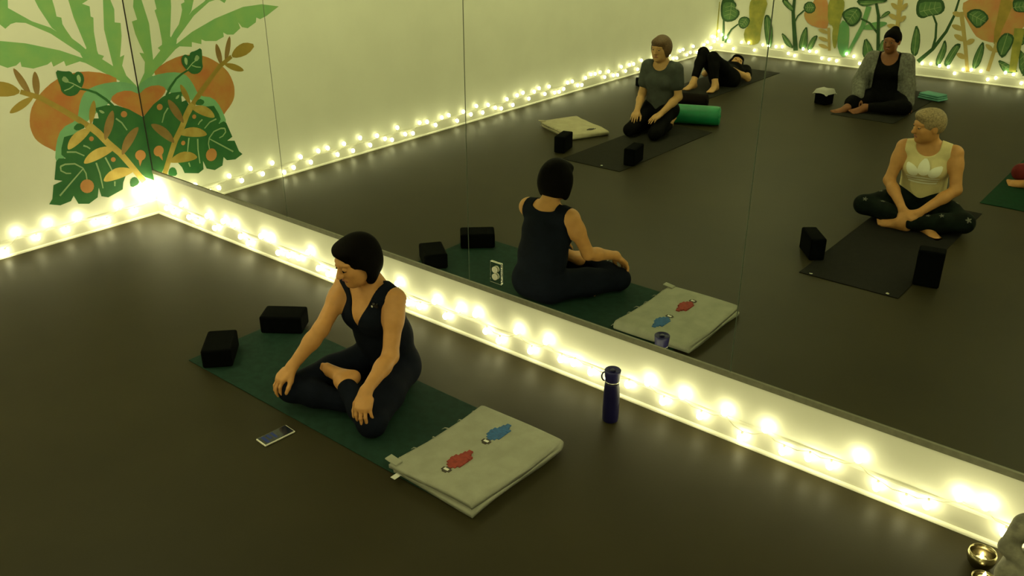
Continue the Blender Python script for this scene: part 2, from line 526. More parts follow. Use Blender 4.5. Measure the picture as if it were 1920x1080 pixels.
# fruit
ml.add('fruit', [(80, 170), (66, 188), (57, 207), (55, 233), (60, 250), (67, 262), (80, 272), (97, 280), (105, 285), (135, 245), (165, 195), (200, 165), (225, 150), (198, 137), (155, 133), (125, 140), (100, 152)], 'orange')
ml.add('fruit', [(205, 184), (218, 172), (240, 166), (264, 172), (272, 220), (255, 214), (235, 203), (215, 195)], 'orange')
ml.add('leaf', [(160, 170), (185, 158), (225, 152), (258, 160), (264, 178), (240, 168), (212, 176), (205, 195), (175, 215), (140, 255), (118, 305), (103, 305), (105, 268), (115, 240), (145, 225), (150, 190)], 'mid')
# tan sprig at left
ml.add('leaf', [(40, 173), (28, 161), (12, 154), (-10, 152), (-38, 166), (-10, 181), (22, 181)], 'mustard')
ml.add('leaf', blade((58, 180), (25, 128), 13), 'tan')
ml.add('leaf', blade((70, 182), (65, 134), 14), 'tan')
ml.add('leaf', blade((62, 182), (18, 212), 15), 'mustard')
ml.add('stem', stroke([(38, 172), (75, 183), (115, 205), (150, 226), (176, 244)], 9, 12), 'mustard', 0)
# big dark monstera leaf
ml.add('leaf', [(177, 203), (200, 197), (220, 198), (242, 205), (267, 219), (300, 219), (300, 335), (272, 332), (255, 318), (240, 318), (231, 342), (230, 355), (203, 370), (190, 368), (185, 352), (183, 370), (167, 382), (147, 382), (138, 367), (133, 377), (113, 385), (92, 383), (98, 373), (100, 347), (117, 339), (102, 337), (105, 303), (110, 297), (123, 297), (115, 290), (115, 278), (120, 257), (137, 252), (160, 245), (173, 235), (175, 222), (185, 222), (183, 213)], 'dark', 0)
ml.add('leaf', [(147, 229), (162, 238), (145, 246), (136, 240)], 'dark')
ml.add('leaf', [(243, 338), (250, 331), (258, 334), (262, 344), (245, 353)], 'dark')
ml.add('leaf_gap', [(184, 206), (192, 207), (197, 212), (190, 213)], 'vein')
# golden sprig
ml.add('stem', stroke([(165, 234), (185, 250), (202, 268), (225, 287), (245, 310), (270, 340)], 14, 10), 'yellow', 0)
ml.add('leaf', blade((170, 241), (127, 280), 20, 4), 'yellow')
ml.add('leaf', blade((215, 277), (157, 306), 20, 4), 'yellow')
ml.add('leaf', blade((250, 320), (194, 339), 21, 5), 'yellow')
ml.add('leaf', blade((197, 262), (211, 207), 16), 'tan')
ml.add('leaf', blade((229, 290), (259, 238), 17, -3), 'tan')
ml.add('leaf', blade((170, 232), (176, 188), 12), 'mustard')
# veins and berries
for pts in ([(112, 367), (135, 340), (155, 317)], [(113, 312), (122, 308), (140, 307), (155, 315), (161, 325), (163, 338)], [(180, 305), (187, 325), (193, 353)], [(197, 295), (204, 308), (210, 320)], [(217, 222), (228, 230), (238, 244)], [(125, 285), (142, 285), (158, 292)], [(156, 273), (163, 275), (169, 279)], [(215, 340), (215, 349)], [(113, 312), (114, 320), (124, 325), (133, 325)]):
    ml.add('vein', stroke(pts, 3.2, 2.2), 'vein', 0)
for c, r in (((163, 349), 13), ((263, 291), 10), ((212, 299), 4.5), ((171, 260), 4.5), ((232, 214), 6)):
    ml.add('berry', disc(c, r), 'berry', 0)
ml.add('berry_tip', [(259, 298), (267, 298), (262, 312)], 'berry', 0)
# small split leaf on a stalk
ml.add('stem', stroke([(148, 166), (165, 169), (180, 174), (198, 186), (212, 199)], 3.5, 5), 'dark', 0)
ml.add('leaf', [(103, 131), (120, 134), (132, 133), (137, 141), (144, 133), (154, 137), (158, 148), (155, 160), (150, 168), (143, 178), (128, 181), (115, 173), (113, 161), (108, 150)], 'dark')
ml.add('leaf_patch', [(114, 150), (120, 141), (130, 152), (124, 156)], 'vein')
ml.add('leaf_patch', [(142, 145), (147, 138), (152, 148), (149, 158)], 'vein')
ml.add('vein', stroke([(122, 152), (135, 156), (152, 165)], 2), 'vein', 0)
ml.add('vein', stroke([(120, 170), (130, 166), (138, 160)], 2), 'vein', 0)

br = empty('garden_mural', (2.0, -DEPTH, .1), 0, 'mural of tropical leaves and orange fruit along the far wall', 'mural')
K8 = 220 / 1485


def back_map_for(u0):
    def f(x, y):
        if y <= 0: y = -90
        return on_back_wall(u0 + K8 * x, K8 * y)
    return f


mb = Mural(br, None, lambda q, d: (q[0] - 2.0, d, q[1] - .1))


def far_leaf(poly, sm=1):
    mb.add('leaf', poly, 'rim', sm)
    c = sum(np.array(p, float) for p in poly) / len(poly)
    mb.add('leaf_face', [c + (np.array(p) - c) * .80 for p in poly], 'leaf', sm)
    Q = np.array(poly, float) - c
    ax = np.linalg.svd(Q)[2][0]
    nn = np.array([-ax[1], ax[0]])
    L, W = np.abs(Q @ ax).max(), np.abs(Q @ nn).max()
    mb.add('vein', stroke([c - ax * L * .72, c + ax * L * .72], 9, 5), 'farvein', 0)
    if W > .45 * L:
        for t in (-.45, -.1, .25):
            for sd in (-1, 1):
                a = c + ax * L * t
                mb.add('vein', stroke([a, a + ax * L * .22 + nn * sd * W * .55], 8, 4), 'farvein', 0)


def garden(dx):
    mb.place = lambda q, d: (min(q[0] + dx, WIDTH - .005) - 2.0, d, q[1] - .1)
    mb.layer = 1
    mb.mapper = back_map_for(1700)
    mb.add('fruit', [(720, 0), (700, 150), (820, 380), (900, 490), (1100, 550), (1250, 520), (1400, 420), (1485, 340), (1620, 200), (1620, 0)], 'peach')
    mb.add('stem', stroke([(1280, 20), (1200, 250), (1150, 400), (1130, 560)], 150, 60), 'mustard', 0)
    mb.add('stem', stroke([(690, -60), (600, 200), (500, 400), (330, 620), (140, 780)], 26, 50), 'rim', 0)
    mb.add('stem', stroke([(330, 180), (375, 300), (365, 480), (320, 640)], 26, 34), 'rim', 0)
    far_leaf([(140, 0), (115, 100), (125, 200), (200, 240), (290, 200), (420, 190), (490, 120), (470, 20), (440, 0)])
    far_leaf([(120, 300), (170, 400), (172, 560), (130, 720), (60, 690), (45, 600), (80, 430)])
    far_leaf([(480, 490), (510, 560), (500, 680), (410, 840), (365, 830), (370, 740), (430, 620)])
    far_leaf([(630, 545), (700, 560), (620, 700), (530, 850), (470, 830), (480, 760), (560, 620)])
    mb.add('stem', stroke([(690, 150), (715, 350), (740, 560), (770, 910)], 60, 44), 'wheat', 0)
    for a, b in (((735, 520), (600, 440)), ((755, 740), (630, 680)), ((720, 380), (570, 320)), ((740, 560), (860, 500)), ((700, 200), (580, 160))):
        mb.add('leaf', blade(a, b, 70), 'wheat')
    far_leaf([(975, 510), (985, 640), (930, 820), (860, 880), (825, 850), (840, 740), (910, 590)])
    far_leaf([(740, 180), (830, 110), (960, 120), (1050, 220), (1000, 290), (900, 370), (830, 310)])
    mb.add('stem', stroke([(1140, 540), (1090, 700), (1025, 900)], 46), 'wheat', 0)
    mb.add('leaf', blade((1110, 660), (1310, 560), 70), 'wheat')
    mb.add('leaf', blade((1100, 650), (1000, 560), 60), 'wheat')
    far_leaf([(1150, 750), (1260, 790), (1420, 900), (1350, 925), (1230, 920), (1180, 840)])
    far_leaf([(1420, 610), (1500, 690), (1560, 800), (1560, 930), (1420, 940)])
    far_leaf([(1370, 400), (1485, 370), (1520, 500), (1480, 570), (1420, 580), (1350, 540)])
    far_leaf([(1340, 0), (1345, 120), (1400, 155), (1520, 155), (1560, 0)])
    mb.mapper = back_map_for(1280)
    mb.add('stem', stroke([(430, 20), (420, 240), (410, 480)], 90, 60), 'olive', 0)
    far_leaf([(320, 60), (395, 100), (385, 200), (320, 350), (270, 290), (245, 200), (270, 110)])
    mb.add('stem', stroke([(520, 250), (518, 360), (512, 520)], 22, 26), 'rim', 0)
    mb.add('stem', stroke([(705, 305), (620, 370), (575, 440), (540, 540)], 18, 26), 'rim', 0)
    far_leaf([(500, 0), (640, 0), (690, 60), (660, 110), (720, 130), (720, 200), (650, 270), (540, 280), (490, 230), (480, 100)])
    mb.add('fruit', [(860, 0), (1090, 0), (1030, 200), (990, 400), (980, 540), (880, 575), (790, 540), (770, 400), (850, 300), (840, 120)], 'olive')
    far_leaf([(700, 280), (730, 220), (800, 205), (860, 240), (840, 320), (780, 370), (720, 350)])
    far_leaf([(1050, 180), (1110, 200), (1150, 400), (1130, 600), (1070, 600), (1035, 400), (1030, 250)])
    mb.add('stem', stroke([(1425, -60), (1400, 150), (1412, 350), (1432, 640)], 34, 60), 'rim', 0)
    far_leaf([(1250, 0), (1300, 80), (1400, 160), (1420, 110), (1350, 30), (1330, 0)])
    far_leaf([(1245, 400), (1330, 470), (1420, 620), (1330, 590), (1280, 530)])
    mb.mapper = back_map_for(1480)
    mb.add('fruit', [(330, 0), (500, 0), (505, 360), (400, 360), (250, 310), (190, 220), (190, 150)], 'peach')
    mb.add('leaf', [(490, 0), (700, 0), (700, 100), (640, 280), (600, 600), (560, 620), (540, 450), (560, 330), (490, 300)], 'olive')
    mb.add('leaf', [(650, 240), (760, 300), (760, 500), (730, 720), (650, 720), (600, 550)], 'teal')
    mb.add('stem', stroke([(1010, 80), (930, 330), (740, 680)], 70, 40), 'teal', 0)
    mb.add('leaf', blade((920, 360), (1240, 290), 90), 'teal')
    mb.add('stem', stroke([(190, 130), (110, 200), (70, 280)], 18), 'rim', 0)
    far_leaf(disc((260, 95), 78, 10), 0)
    far_leaf([(225, 320), (238, 420), (235, 610), (130, 625), (120, 560), (160, 410)])
    far_leaf([(370, 440), (340, 520), (280, 640), (220, 630), (250, 540), (300, 460)])
    for yy in (420, 520, 610):
        mb.add('leaf', blade((500, yy), (370, yy - 50), 50), 'wheat')
    mb.add('stem', stroke([(500, 350), (510, 640)], 36), 'wheat', 0)
    mb.add('stem', stroke([(910, 235), (1020, 290), (1120, 420)], 24, 30), 'rim', 0)
    mb.add('stem', stroke([(1100, 30), (1130, 200), (1125, 640)], 34, 44), 'rim', 0)
    far_leaf([(660, 190), (700, 130), (800, 85), (890, 95), (930, 180), (880, 290), (790, 345), (730, 300)])
    far_leaf([(840, 0), (900, 75), (1000, 80), (1100, 40), (1200, 35), (1260, 0)])
    far_leaf([(960, 450), (1060, 600), (1090, 740), (950, 740), (920, 660)])
    far_leaf([(1140, 240), (1200, 160), (1270, 130), (1285, 170), (1200, 220)])
    far_leaf([(1190, 480), (1230, 560), (1210, 640), (1120, 720), (1130, 600)])
    mb.add('stem', stroke([(1420, -60), (1390, 150), (1370, 360)], 70, 50), 'wheat', 0)
    for a, b in (((1395, 120), (1290, 40)), ((1380, 240), (1260, 180)), ((1400, 140), (1500, 40)), ((1380, 280), (1480, 200)), ((1375, 340), (1240, 320))):
        mb.add('leaf', blade(a, b, 60), 'wheat')


garden(0.0)
garden(3.85)

# ------------------------------------------------------------------ props on the floor
def yoga_mat(name_label, x0, x1, y0, y1, m, th=.005):
    o = obj('yoga_mat', box_bm(x0, x1, y0, y1, 0.0005, th, .002, 2), M[m])
    return tag(o, name_label, 'yoga mat', 'yoga mats')


yoga_mat('dark green yoga mat under the teacher beside the mirror', 2.155, 4.03, -1.125, -.525, 'mat_green')
yoga_mat('charcoal yoga mat under the person in the cream tank top', 4.13, 4.74, -3.80, -1.93, 'mat_dark')
yoga_mat('charcoal yoga mat under the kneeling person in the grey T-shirt', 1.50, 2.11, -4.62, -2.98, 'mat_floor')
yoga_mat('charcoal yoga mat under the person lying by the corner', .78, 1.40, -7.75, -5.75, 'mat_floor')
yoga_mat('dark mat under the person in the grey cardigan', 2.72, 3.36, -7.75, -6.05, 'mat_floor')
yoga_mat('deep green yoga mat at the right end of the mirror view', 4.66, 5.27, -5.75, -4.05, 'mat_bright')
# small metal weights at the front corners of the mats
for x, y, l in ((4.20, -1.95, 'small shiny metal stud at the left front corner of the charcoal mat'), (4.67, -1.95, 'small shiny metal stud at the right front corner of the charcoal mat'),
                (1.90, -3.02, 'small shiny metal stud on the mat in front of the kneeling person')):
    o = obj('metal_stud', lathe_bm([(0, 0), (.011, 0), (.011, .003), (.008, .006), (0, .0065)], 16), M['chrome'])
    o.location = (x, y, .005)
    tag(o, l, 'stud', 'mat studs')


def block(label, x, y, rz, dims=(.23, .15, .10), z=.0, tilt=0):
    a, b, c = dims
    o = obj('yoga_block', box_bm(-a / 2, a / 2, -b / 2, b / 2, 0, c, .012, 3), M['foam'], smooth=False)
    o.location = (x, y, z + .0005)
    o.rotation_euler = (0, tilt, rz)
    tag(o, label, 'yoga block', 'black foam yoga blocks')
    return o


block('black foam yoga block at the left end of the green mat, nearer the camera', 2.262, -1.0, math.atan2(.68, -.73), (.23, .15, .10), .005)
block('black foam yoga block behind the teacher at the mirror side of the green mat', 2.250, -.585, math.atan2(.59, .80), (.23, .15, .10), .005)
block('black foam yoga block in front of the tan blanket by the kneeling person', 1.345, -3.22, 1.29, (.23, .10, .15))
block('black foam yoga block on the mat in front of the kneeling person', 2.06, -3.27, 1.37, (.23, .10, .15), .005)
block('black foam yoga block behind the kneeling person near the string lights', .52, -5.98, .4, (.23, .15, .10))
block('black foam yoga block left of the charcoal mat before the person in the tank top', 4.07, -2.27, .89, (.23, .10, .15))
block('black foam yoga block standing upright right of the charcoal mat', 4.80, -2.25, -.20, (.15, .10, .23))
block('black foam yoga block with a white cloth on top by the cardigan wearer', 2.47, -6.48, .3, (.15, .14, .15))

# white cloth draped over one block
bm = bmesh.new()
n = 14
g = [[None] * (n + 1) for _ in range(n + 1)]
for i in range(n + 1):
    for j in range(n + 1):
        u, v = (i / n - .5) * .19, (j / n - .5) * .18
        ex = max(0, abs(u) - .07) + max(0, abs(v) - .065)
        z = .158 - min(.05, ex * 1.6) + .012 * math.exp(-((u + .01) ** 2 + v * v) / .002) + .004 * math.sin(40 * u + 9 * v)
        g[i][j] = bm.verts.new((u, v, z))
for i in range(n):
    for j in range(n):
        bm.faces.new((g[i][j], g[i + 1][j], g[i + 1][j + 1], g[i][j + 1]))
bmesh.ops.solidify(bm, geom=bm.faces[:], thickness=-.003)
o = obj('folded_cloth', bm, M['white'], None, True)
o.location = (2.47, -6.48, 0.003)
o.rotation_euler = (0, 0, .3)
tag(o, 'white cloth lying over the top of a black yoga block', 'cloth')


def blanket(label, loc, rz, w, d, body, motifs, seed, tassel=True, fray=.02):
    """folded rug: w along x (local), d along y (local); fold rounded at +y, open layers at -y; fringe at -x"""
    rr = random.Random(seed)
    e = empty('folded_blanket', loc, rz, label, 'blanket', 'folded cotton blankets')
    prof = []          # one thick sheet folded twice: closed outline (y, z)
    t, zt, zm = .021, .052, .026
    outer = [(-d / 2, zt)] + [(-d / 2 + d * k / 8, zt + .002 * math.sin(k * 1.3)) for k in range(1, 8)]
    outer += [(d / 2 - .026 + .026 * math.sin(a), zm + (zt - zm) * math.cos(a)) for a in np.linspace(0, PI, 8)]
    outer += [(d / 2 - d * k / 8, .0008) for k in range(1, 8)] + [(-d / 2 + .006, .0008)]
    inner = [(-d / 2 + .006, .022)] + [(-d / 2 + d * k / 6, .024) for k in range(1, 6)] + [(d / 2 - .02, zm)]
    inner += [(-d / 2 + d * k / 6, .028) for k in range(5, 0, -1)] + [(-d / 2, zt - t)]
    prof = outer + inner
    nx = 26
    bm = bmesh.new()
    rows = []
    for i in range(nx + 1):
        x = -w / 2 + w * i / nx
        s = 1 - .10 * max(0, abs(x) / (w / 2) - .93) / .07
        row = []
        for k, (y, z) in enumerate(prof):
            wob = .004 * math.sin(9 * x + 3 * y + seed) + .003 * math.sin(23 * y - 6 * x)
            gape = .010 * max(0, -y / (d / 2) - .75) * 4 * (0.5 + .5 * math.sin(7 * x + seed)) if z > .027 else 0
            zz = z * s + (wob * .6 + gape if z > .02 else 0)
            row.append(bm.verts.new((x + .006 * math.sin(11 * y + seed + (5 if z < .027 else 0)), y + .006 * math.sin(8 * x + (3 if z < .027 else 0)), max(.0006, zz))))
        rows.append(row)
    m = len(prof)
    for a, b in zip(rows, rows[1:]):
        for k in range(m):
            bm.faces.new((a[k], a[(k + 1) % m], b[(k + 1) % m], b[k]))
    bm.faces.new(rows[0]); bm.faces.new(rows[-1][::-1])
    bo = obj('folded_cloth', bm, M[body], e, True)
    if tassel:
        for k in range(13):
            y = -d / 2 + d * (k + .5) / 13 + rr.uniform(-.01, .01)
            L = rr.uniform(.012, .035)
            z = .045 if k % 2 else .03
            a = rr.uniform(-.5, .5)
            obj('tassel', tube_bm([(-w / 2 + .006, y, z), (-w / 2 - L * .5, y + L * a * .5, z - .004), (-w / 2 - L, y + L * a, z - .018)], [.0032, .0026, .0012], 6), M[body], e, True)
        # turned-out corner flap and care label
        bm = box_bm(-w / 2 - .035, -w / 2 + .03, -d / 2 - .004, -d / 2 + .035, .030, .037, .002, 1)
        move_bm(bm, Matrix.Rotation(.12, 4, 'Y'))
        obj('corner_flap', bm, M[body], e)
        bm = box_bm(-w / 2 + .035, -w / 2 + .06, -d / 2 - .036, -d / 2 + .004, .018, .0195)
        obj('care_tag', bm, M['white'], e)
    for kind, mx, my, L, ang in motifs:
        # stepped bird-like woven figure lying along +y
        c = Matrix.Translation((mx, my, .0)) @ Matrix.Rotation(ang, 4, 'Z')
        zf = .0585
        def plate(name, rects, mm):
            bm = bmesh.new()
            for q, (x0, x1, y0, y1) in enumerate(rects):
                box_bm(x0 * L, x1 * L, y0 * L, y1 * L, zf - .012 - .0003 * q, zf + .0003 * q, bm=bm)
            move_bm(bm, c)
            return obj(name, bm, M[mm], e)
        plate('woven_figure', [(-.06, .06, -.28, .55), (-.13, .13, -.22, .32), (-.20, .20, -.13, .22), (-.10, .10, .30, .44), (.05, .20, .24, .36), (-.22, -.05, .02, .10)], kind)
        plate('woven_head', [(-.06, .06, -.48, -.28), (-.12, .12, -.43, -.32)], 'dark_yarn')
        zf = .0600
        plate('woven_eye', [(-.065, .065, -.41, -.34)], 'white')
    return e


blanket('folded cream blanket with blue and red woven figures beside the teacher', (3.89, -.833, .0055), 0, .45, .60, 'blanket',
        [('red_yarn', -.015, -.124, .175, .05), ('blue_yarn', -.018, .130, .175, .03)], 1)
blanket('folded tan blanket on the floor left of the kneeling person', (1.03, -3.83, .0), -1.15, .42, .60, 'blanket_tan',
        [('dark_yarn', .07, .20, .10, 1.4)], 7)

# water bottle
e = empty('water_bottle', (4.142, -.212, 0), .6, 'tall blue water bottle standing on the floor by the string lights', 'bottle')
obj('body', lathe_bm([(0, .001), (.033, .001), (.0365, .006), (.0375, .05), (.037, .13), (.0345, .175), (.0325, .195), (.0315, .204), (0, .204)], 32), M['bottle'], e, True)
obj('neck_ring', lathe_bm([(.0300, .203), (.0330, .203), (.0330, .210), (.0300, .210)], 32), M['steel'], e, True)
lid = obj('lid', lathe_bm([(0, .209), (.0315, .209), (.0325, .214), (.0365, .250), (.0375, .262), (.035, .265), (.031, .262), (.030, .258), (0, .258)], 32), M['bottle_lid'], e, True)
obj('spout_cap', lathe_bm([(0, .257), (.012, .257), (.012, .263), (.010, .265), (0, .265)], 20), M['bottle'], lid, True)
loop = [(-.034 - .014 * math.sin(t), -.004, .232 + .022 * math.cos(t)) for t in np.linspace(0, PI, 12)]
obj('carry_loop', tube_bm(loop, .0035, 8), M['bottle'], e, True)

# phone lying on the floor
p0 = (on_floor(486, 831) + on_floor(500, 836)) / 2
p1 = (on_floor(551, 811) + on_floor(533, 800)) / 2
pc = (on_floor(484, 827) + on_floor(550, 808)) / 2
e = empty('mobile_phone', (3.065, -1.265, 0), -.07, 'mobile phone with pale edge lying on the floor before the teacher', 'phone')
obj('body', box_bm(-.0375, .0375, -.078, .078, .0005, .009, .004, 3), M['plastic_white'], e)
sc = obj('screen', box_bm(-.034, .034, -.073, .073, .0088, .0096, .0004, 1), M['screen'], e)
for (x0, x1, y0, y1) in ((-.028, .028, -.06, -.045), (-.028, .010, -.035, -.022), (-.028, .02, -.012, .0)):
    obj('screen_panel', box_bm(x0, x1, y0, y1, .0094, .0098), M['screen_lit'], sc)

# green bolster behind the kneeling person, dark bolster beyond it
def bolster(label, x, y, rz, L, r, m, endm):
    e = empty('bolster', (x, y, r), rz, label, 'bolster', 'yoga bolsters')
    prof = [(0, -L / 2), (r * .75, -L / 2), (r * .93, -L / 2 + .012), (r, -L / 2 + .04), (r * 1.0, 0), (r, L / 2 - .04), (r * .93, L / 2 - .012), (r * .75, L / 2), (0, L / 2)]
    obj('cushion', move_bm(lathe_bm(prof, 36), Matrix.Rotation(PI / 2, 4, 'Y')), M[m], e, True)
    for s in (-1, 1):
        ring = [(s * (L / 2 - .012), r * .94 * math.cos(t), r * .94 * math.sin(t)) for t in np.linspace(0, 2 * PI, 25)]
        obj('piping', tube_bm(ring, .004, 6), M[m], e, True)
        obj('end_button', move_bm(lathe_bm([(0, .006), (.012, .004), (.014, 0)], 16), Matrix.Translation((s * L / 2, 0, 0)) @ Matrix.Rotation(s * PI / 2, 4, 'Y')), M[endm], e, True)
    return e


bolster('bright green cylindrical bolster behind the kneeling person', 1.80, -4.80, -.42, .52, .095, 'bolster', 'bolster')
bolster('dark brown bolster at the feet of the lying person', 1.36, -5.40, -.30, .50, .075, 'bolster_dark', 'bolster_dark')

# folded teal towel by the cardigan wearer
bm = bmesh.new()
for k in range(3):
    box_bm(-.13 + .004 * k, .13 - .006 * k, -.09 + .005 * k, .09 - .003 * k, .0008 + .022 * k, .022 + .022 * k, .010, 3, bm)
o = obj('folded_towel', bm, M['teal_cloth'], None, True)
o.location = (3.34, -7.42, .0055)
o.rotation_euler = (0, 0, .3)
tag(o, 'folded teal towel on the floor behind the cardigan wearer', 'towel')

# candle holder beside the statue
e = empty('candle_holder', (5.702, -.160, 0), 0, 'round metal tealight holder with a burning candle beside the stone statue', 'candle holder')
obj('bowl', lathe_bm([(0, .001), (.030, .001), (.034, .004), (.045, .02), (.050, .04), (.046, .062), (.043, .062), (.046, .04), (.041, .022), (.028, .010), (0, .010)], 28), M['brass'], e, True)
wx = obj('tealight', lathe_bm([(0, .010), (.020, .010), (.020, .030), (.018, .028), (0, .028)], 20), M['wax'], e, True)
obj('flame', lathe_bm([(0, .029), (.005, .034), (.0065, .042), (.004, .052), (0, .062)], 12), M['flame'], wx, True)
e = empty('candle_holder', (5.735, -.262, 0), 0, 'added tealight holder standing for a bright reflection at the foot of the stone statue', 'candle holder')  # second tealight added; its flame stands for a reflection of the first
obj('bowl', lathe_bm([(0, .001), (.028, .001), (.032, .004), (.038, .02), (.040, .035), (.036, .036), (.034, .022), (.026, .010), (0, .010)], 28), M['brass'], e, True)
wx = obj('tealight', lathe_bm([(0, .010), (.020, .010), (.020, .030), (.018, .028), (0, .028)], 20), M['wax'], e, True)
obj('flame', lathe_bm([(0, .029), (.005, .034), (.0065, .042), (.004, .052), (0, .062)], 12), M['flame'], wx, True)


# ------------------------------------------------------------------ bodies: smooth-blended implicit surfaces
def V(*a):
    return np.array(a[0] if len(a) == 1 else a, dtype=np.float64)


def unit(v):
    v = np.asarray(v, float)
    return v / (np.linalg.norm(v) + 1e-12)


class Prim:
    def __init__(s, fn, lo, hi, k=.02):
        s.fn, s.lo, s.hi, s.k = fn, np.asarray(lo, float), np.asarray(hi, float), k


def cap(a, b, ra, rb=None, k=.02):
    a, b = V(a), V(b)
    rb = ra if rb is None else rb
    ab = b - a
    L2 = max(ab @ ab, 1e-9)
    def fn(x, y, z):
        px, py, pz = x - a[0], y - a[1], z - a[2]
        t = np.clip((px * ab[0] + py * ab[1] + pz * ab[2]) / L2, 0, 1)
        return np.sqrt((px - t * ab[0]) ** 2 + (py - t * ab[1]) ** 2 + (pz - t * ab[2]) ** 2) - (ra + (rb - ra) * t)
    r = max(ra, rb)
    return Prim(fn, np.minimum(a, b) - r, np.maximum(a, b) + r, k)


def ell(c, r, ax=None, k=.02):
    """ellipsoid with radii r along the rows of ax"""
    c, r = V(c), V(r)
    ax = np.eye(3) if ax is None else np.array([unit(q) for q in ax])
    def fn(x, y, z):
        px, py, pz = x - c[0], y - c[1], z - c[2]
        q = [(px * ax[i][0] + py * ax[i][1] + pz * ax[i][2]) for i in range(3)]
        k0 = np.sqrt(sum((q[i] / r[i]) ** 2 for i in range(3)))
        k1 = np.sqrt(sum((q[i] / r[i] ** 2) ** 2 for i in range(3))) + 1e-9
        return k0 * (k0 - 1) / k1
    m = r.max()
    return Prim(fn, c - m, c + m, k)


def loft(a, b, ra, rb, left, k=.03):
    """elliptical limb segment; ra, rb = (half width along left, half depth)"""
    a, b = V(a), V(b)
    ab = b - a
    L = np.linalg.norm(ab)
    up = ab / L
    left = unit(V(left) - up * (V(left) @ up))
    fw = np.cross(up, left)
    def fn(x, y, z):
        px, py, pz = x - a[0], y - a[1], z - a[2]
        w = px * up[0] + py * up[1] + pz * up[2]
        t = np.clip(w / L, 0, 1)
        rx = ra[0] + (rb[0] - ra[0]) * t
        ry = ra[1] + (rb[1] - ra[1]) * t
        u = px * left[0] + py * left[1] + pz * left[2]
        v = px * fw[0] + py * fw[1] + pz * fw[2]
        e = w - t * L
        rm = np.minimum(rx, ry)
        k0 = np.sqrt((u / rx) ** 2 + (v / ry) ** 2 + (e / rm) ** 2)
        k1 = np.sqrt((u / rx ** 2) ** 2 + (v / ry ** 2) ** 2 + (e / rm ** 2) ** 2) + 1e-6
        return k0 * (k0 - 1) / k1
    m = max(*ra, *rb)
    return Prim(fn, np.minimum(a, b) - m, np.maximum(a, b) + m, k)


def smin(a, b, k):
    h = np.clip(.5 + .5 * (b - a) / k, 0, 1)
    return b + (a - b) * h - k * h * (1 - h)


def make_field(prims, h, pad=.03, margin=.05):
    lo = np.min([p.lo for p in prims], 0) - pad
    hi = np.max([p.hi for p in prims], 0) + pad
    n = np.ceil((hi - lo) / h).astype(int) + 1
    ax = [(lo[i] + h * np.arange(n[i])).astype(np.float32) for i in range(3)]
    f = np.full(n, .2, np.float32)
    for p in prims:
        i0 = np.maximum(0, np.floor((p.lo - margin - lo) / h).astype(int))
        i1 = np.minimum(n, np.ceil((p.hi + margin - lo) / h).astype(int) + 1)
        sl = tuple(slice(i0[i], i1[i]) for i in range(3))
        d = p.fn(ax[0][sl[0]][:, None, None], ax[1][sl[1]][None, :, None], ax[2][sl[2]][None, None, :]).astype(np.float32)
        f[sl] = smin(f[sl], d, p.k)
    return f, ax, lo


def surface_nets(f, lo, h):
    s = f < 0
    nx, ny, nz = f.shape
    cnt = np.zeros((nx - 1, ny - 1, nz - 1), np.int8)
    offs = [(i, j, k) for i in (0, 1) for j in (0, 1) for k in (0, 1)]
    for i, j, k in offs:
        cnt += s[i:nx - 1 + i, j:ny - 1 + j, k:nz - 1 + k]
    cells = np.argwhere((cnt > 0) & (cnt < 8))
    idx = np.full(cnt.shape, -1, np.int32)
    idx[cells[:, 0], cells[:, 1], cells[:, 2]] = np.arange(len(cells))
    val = {o: f[cells[:, 0] + o[0], cells[:, 1] + o[1], cells[:, 2] + o[2]] for o in offs}
    acc = np.zeros((len(cells), 3)); num = np.zeros(len(cells))
    for a in offs:
        for d in range(3):
            if a[d] == 0:
                b = tuple(1 if q == d else a[q] for q in range(3))
                va, vb = val[a], val[b]
                m = (va < 0) != (vb < 0)
                t = np.where(m, va / np.where(m, va - vb, 1), 0)
                P = np.array(a, float)[None, :].repeat(len(cells), 0)
                P[:, d] += t
                acc += P * m[:, None]
                num += m
    verts = (cells + acc / num[:, None]) * h + lo
    quads = []
    for d in range(3):
        e1, e2 = [(1, 2), (2, 0), (0, 1)][d]
        sl0 = [slice(None)] * 3; sl1 = [slice(None)] * 3
        sl0[d] = slice(0, -1); sl1[d] = slice(1, None)
        A, B = s[tuple(sl0)], s[tuple(sl1)]
        E = np.argwhere(A != B)
        E = E[(E[:, e1] > 0) & (E[:, e2] > 0) & (E[:, e1] < f.shape[e1] - 1) & (E[:, e2] < f.shape[e2] - 1)]
        flip = A[E[:, 0], E[:, 1], E[:, 2]]
        def c(o1, o2):
            q = E.copy(); q[:, e1] -= o1; q[:, e2] -= o2
            return idx[q[:, 0], q[:, 1], q[:, 2]]
        q = np.stack([c(1, 1), c(0, 1), c(0, 0), c(1, 0)], 1)
        q[~flip] = q[~flip][:, ::-1]
        quads.append(q)
    return verts, np.concatenate(quads)


def np_mesh(name, verts, quads):
    me = bpy.data.meshes.new(name)
    me.vertices.add(len(verts))
    me.vertices.foreach_set('co', verts.astype(np.float32).ravel())
    me.loops.add(quads.size)
    me.loops.foreach_set('vertex_index', quads.astype(np.int32).ravel())
    me.polygons.add(len(quads))
    me.polygons.foreach_set('loop_start', np.arange(0, quads.size, 4, dtype=np.int32))
    me.polygons.foreach_set('use_smooth', np.ones(len(quads), bool))
    me.update(calc_edges=True)
    me.validate()
    return me


